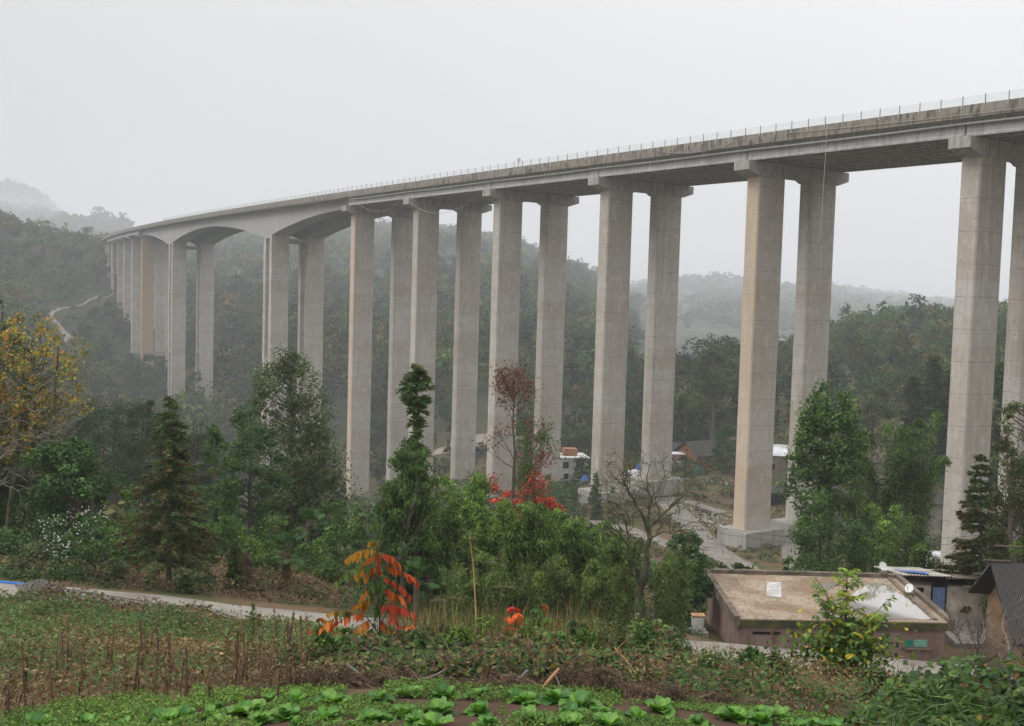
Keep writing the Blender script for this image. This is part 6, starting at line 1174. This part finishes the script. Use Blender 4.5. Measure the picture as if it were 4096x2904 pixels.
heap('dead brown stems hanging over the bank left of the tall sumac', 730, 12.0, 0.47, 0.26, 231); heap('dead brown stems hanging below the orange sumac', 870, 11.9, 0.51, 0.22, 231); heap('tangled brown dead vines left of the pale broken branch', 1120, 11.7, 0.51, 0.20, 209); heap('largest dead vine tangle right of the pale broken branch', 1320, 11.8, 0.64, 0.32, 495); heap('dead vine tangle in the middle right of the bank', 1480, 11.6, 0.47, 0.21, 231); heap('small dead vine tangle above the right cabbages', 1620, 11.8, 0.42, 0.15, 143); heap('small dead vine tangle near the foot of the sapling', 1790, 12.1, 0.42, 0.11, 110)
for k, (p, r_) in enumerate([([(1208, 1552, 11.35), (1225, 1525, 11.4), (1240, 1508, 11.5), (1250, 1496, 11.6)], .022), ([(1262, 1560, 11.3), (1250, 1530, 11.35), (1243, 1510, 11.4)], .012), ([(1180, 1500, 11.9), (1165, 1515, 11.8), (1130, 1525, 11.7)], .018), ([(775, 1485, 12.1), (800, 1505, 12), (850, 1540, 11.9)], .022), ([(940, 1525, 11.7), (980, 1508, 11.8), (998, 1496, 11.9)], .016), ([(1375, 1450, 12.6), (1400, 1475, 12.5), (1425, 1508, 12.3)], .01)]):
    tag(MB().tube([at(*q) for q in p], np.linspace(r_, r_*.6, len(p)), 7).build('dead_branch', M_WOOD if k in (0, 5) else M_GREYB), ['tan broken branch leaning on the bank in the middle', 'pale twig leaning against the tan broken branch', 'grey crooked branch left of the tan broken branch', 'long dark branch slanting under the orange sumac', 'grey forked branch right of the slanting one', 'yellow straw coloured stick slanting over the right vines'][k], 'branch')
# cabbages
M_CAB = leafmat('cabbage_leaf', .25, .45, .4)
def cabbage_mesh(seed):
    r = np.random.default_rng(seed); m = MB(); n = r.integers(10, 15)
    for k in range(n):
        u = k/n; th = k*2.399+r.normal()*.25; L = .19*(1-.38*u)*r.uniform(.8, 1.2); W = L*.78; el = .38+.95*u+r.normal()*.16; d = np.array([math.cos(th), math.sin(th)]); gu, gv = np.meshgrid(np.linspace(0, 1, 7), np.linspace(-1, 1, 7), indexing='ij')
        wid = W/2*np.interp(gu, [0, .18, .55, .85, 1], [.16, .42, 1, .86, .38]); ruf = .010*np.sin(gu*9+gv*4+r.uniform(0, 6))*np.abs(gv)+.003*np.sin(gv*11+k); ang = el-gu*(.75+.5*(1-u))*1.0
        ss = np.linspace(0, 1, 7); an = el-ss*(.65+.5*(1-u)); cx = np.concatenate([[0], np.cumsum(np.cos(an[:-1])*L/6)]); cz = np.concatenate([[0], np.cumsum(np.sin(an[:-1])*L/6)]); X = cx[:, None]+0*gv; Z = cz[:, None]+np.abs(gv)**1.6*wid*.45+ruf; S = gv*wid
        V = np.stack([X*d[0]-S*d[1], X*d[1]+S*d[0], Z-.01], -1).reshape(-1, 3); i = np.arange(6)[:, None]; j = np.arange(6)[None]; f = np.stack(np.broadcast_arrays(i*7+j, (i+1)*7+j, (i+1)*7+j+1, i*7+j+1), -1).reshape(-1, 4)
        g = np.array([(.06, .175, .02), (.085, .21, .025), (.045, .135, .025), (.11, .23, .03)])[r.integers(0, 4)]*(.85+.4*u); cc = np.tile(g, (6, 6, 1)); cc[:, 2:4] *= 1.25; m.add(V, f, 0, cc.reshape(-1, 3))
    return m
protos = [cabbage_mesh(50+i).build('cabbage', M_CAB, smooth=True) for i in range(6)]
cl = [(559+x*.2769, 1174.6+y*.2769) for x, y in [(370, 1415), (680, 1420), (290, 1540), (80, 1575), (610, 1545), (960, 1560), (1030, 1400), (1290, 1350), (1570, 1370), (1840, 1370), (1260, 1520), (1540, 1500), (1850, 1495), (1480, 1615), (1920, 1615), (2180, 1400), (40, 1490)]]
cl += [(x*.2769, 1174.6+y*.2769) for x, y in [(1350, 1580), (1700, 1530), (1990, 1505), (690, 1605), (320, 1610), (1000, 1605)]]
cl += [(1118.6+x*.2769, 1174.6+y*.2769) for x, y in [(220, 1410), (450, 1400), (260, 1555), (570, 1520), (640, 1455), (830, 1510), (870, 1610), (1120, 1555), (1300, 1485), (1600, 1575), (1900, 1550), (2160, 1530), (560, 1615)]]
cl += [(1678+x*.2769, 1174.6+y*.2769) for x, y in [(90, 1575), (240, 1545), (520, 1610), (800, 1620), (380, 1625), (680, 1640)]]
cl += [(rng.uniform(330, 1850), rng.uniform(1555, 1626)) for _ in range(34)]
used = set()
for i, (x, y) in enumerate(cl):
    k = i % 6; p = GP(x, y+9, 7, 14); s = rng.uniform(.72, 1.25)*(.62 if i > 41 else 1)
    if k not in used: o = protos[k]; used.add(k); o.location = p; o.rotation_euler = (0, 0, rng.uniform(0, 6.28)); o.scale = (s, s, s)
    else: o = copy_tree(protos[k], p, rng.uniform(0, 6.28), s)
    tag(o, 'leafy bright green cabbage growing in the red soil bed at the bottom', 'cabbage', 'cabbages in the foreground bed')
# corn stubble
M_CORN = plain('dry_corn_stalk', (.15, .088, .052), .9, .5, 9, dark=(.07, .045, .03))
def corn(seed):
    r = np.random.default_rng(seed); m = MB(); h = r.uniform(.32, .62); l = r.normal()*.06
    m.tube([(0, 0, -.05), (l*.5, r.normal()*.01, h*.5), (l, r.normal()*.02, h)], [.012, .011, .009], 6)
    for k in range(5):
        z = h*r.uniform(.15, .8); t = r.uniform(0, 6.28); d = np.array([math.cos(t), math.sin(t), 0]); a = np.array([l*z/h, 0, z]); ln = r.uniform(.12, .3); s = np.linspace(0, 1, 5)[:, None]; c = a+d*ln*.35*s+ZV*(ln*.25*s-ln*1.0*s**2); w_ = .014*(1-s*.7)*np.cross(d, ZV)
        m.add(np.concatenate([c-w_, c+w_]), [[i, i+1, 6+i, 5+i] for i in range(4)])
    return m
cp = [corn(90+i).build('corn_stalk', M_CORN) for i in range(7)]
fx = [(8, 1480), (30, 1560), (28, 1520), (52, 1440), (48, 1500), (55, 1420), (85, 1545), (118, 1570), (135, 1420), (140, 1490), (152, 1525), (155, 1500), (205, 1352), (222, 1535), (242, 1470), (247, 1368), (258, 1366), (264, 1364), (275, 1525), (282, 1540), (296, 1555), (310, 1560), (160, 1362), (40, 1365), (2, 1363), (350, 1530), (412, 1570), (390, 1510), (430, 1400), (405, 1430), (335, 1372), (425, 1372), (470, 1400), (500, 1440), (525, 1540), (530, 1515), (565, 1420), (575, 1500), (590, 1545), (80, 1480), (100, 1440), (180, 1440), (190, 1500), (230, 1420), (300, 1440), (340, 1460), (20, 1400), (600, 1430), (640, 1460), (660, 1510), (620, 1560), (250, 1565), (60, 1590), (15, 1600)]
fx += [(rng.uniform(-20, 680), rng.uniform(1380, 1580)) for _ in range(36)]
used = set()
for i, (x, y) in enumerate(fx):
    k = i % 7; p = GP(x, y+6, 9, 50); s = rng.uniform(.5, 1.35)*(1.1 if y > 1500 else .85)
    if k not in used: o = cp[k]; used.add(k); o.location = p; o.rotation_euler = (0, 0, rng.uniform(0, 6.28)); o.scale = (s, s, s)
    else: o = copy_tree(cp[k], p, rng.uniform(0, 6.28), s)
    tag(o, 'brown cut corn stalk standing in the weedy left field', 'corn stalk', 'cut corn stalks in the left field')
# tall thin weeds
for i, (x, y, yt) in enumerate([(350, 1570, 1382), (565, 1480, 1350), (582, 1560, 1370), (620, 1500, 1360), (645, 1540, 1380), (685, 1520, 1375), (25, 1610, 1500), (505, 1480, 1420), (1425, 1500, 1395), (1440, 1460, 1340), (1680, 1480, 1420), (1725, 1500, 1405)]):
    b = GP(x, y, 9, 30); R = np.hypot(b[0], b[1]); t = at(x+rng.uniform(-8, 8), yt, R); r = empty('tall_weed', b, ['tall thin dark weed stem in the left field', 'leafy tall weed at the end of the left road', 'tall brown weed left of the tall sumac', 'branching dry weed near the end of the left road', 'dry weed left of the low orange sumac', 'dark weed stem touching the low orange sumac', 'dry curved stem at the bottom left corner', 'short weed stem in the middle of the left field', 'leafy weed right of the vines', 'light green weed below the mossy bare tree', 'bushy weed before the half buried wall', 'reddish weed in front of the half buried wall'][i], 'weed')
    m = MB(); m.tube([b, (b+t)/2+rng.normal(size=3)*.02, t], [.007, .005, .002], 4); lm = MB()
    for k in range(9): q = rng.uniform(.25, .95); a = b+(t-b)*q; e = a+np.array([rng.normal()*.09, rng.normal()*.09, rng.uniform(.02, .16)]); m.tube([a, e], [.003, .0015], 3)
    n = 260 if i in (1, 8, 9, 10) else 90; q = rng.random(n); c = b+(t-b)*q[:, None]+rng.normal(size=(n, 3))*.06*(1.2-q[:, None]); lm.leaves(c, rng.normal(size=(n, 3)), .05, .022, palcol(n, P_MID if i in (1, 8, 9, 10) else P_DRY)); m.build('stem', M_BARK, r); lm.build('foliage', M_LEAF, r)
# corn bundle and stones
b = G(548, 45.5); m = MB()
for k in range(160): a = rng.uniform(0, 6.28); r_ = rng.random()**.5*.55; p = b+np.array([math.cos(a)*r_, math.sin(a)*r_, -.05]); m.tube([p, b+np.array([math.cos(a)*r_*.35, math.sin(a)*r_*.35, rng.uniform(.9, 1.5)])+rng.normal(size=3)*.05], .015, 4, cap=False)
tag(m.build('corn_bundle', M_STRAW), 'tied bundle of dry corn stalks beyond the left road', 'corn bundle')
M_STONE = plain('field_stone', (.30, .25, .20), .9, .3, 3, .02)
for i, (x, y, s) in enumerate([(1392, 1386, .26), (1420, 1381, .28), (1352, 1392, .18), (1440, 1392, .2), (1335, 1388, .14), (1378, 1396, .15)]):
    c = GP(x, y, 25, 60); u = np.linspace(0, np.pi, 8)[:, None]; v = np.linspace(0, 2*np.pi, 12, endpoint=False)[None]; rr = s*(1+.22*fbm(np.cos(v)*2+u, np.sin(v)*2+i*3., 3)); V = np.stack([c[0]+rr*np.sin(u)*np.cos(v)*1.2, c[1]+rr*np.sin(u)*np.sin(v), c[2]+.05+rr*np.cos(u)*.7], -1).reshape(-1, 3)
    tag(MB().add(V, [[a*12+b_, (a+1)*12+b_, (a+1)*12+(b_+1) % 12, a*12+(b_+1) % 12] for a in range(7) for b_ in range(12)]).build('stone', M_STONE, smooth=True), ['rounded tan stone near the foot of the mossy bare tree', 'largest tan stone left of the bare tree foot', 'small pale stone at the left of the stone row', 'stone at the right of the stone row', 'smallest stone left of the row', 'flat stone in front of the row'][i], 'stone', 'stones on the soil below the mossy bare tree')
ho_ = hb.build('haze', hm); tag(ho_, 'thin grey mist filling the whole valley', kind='stuff')
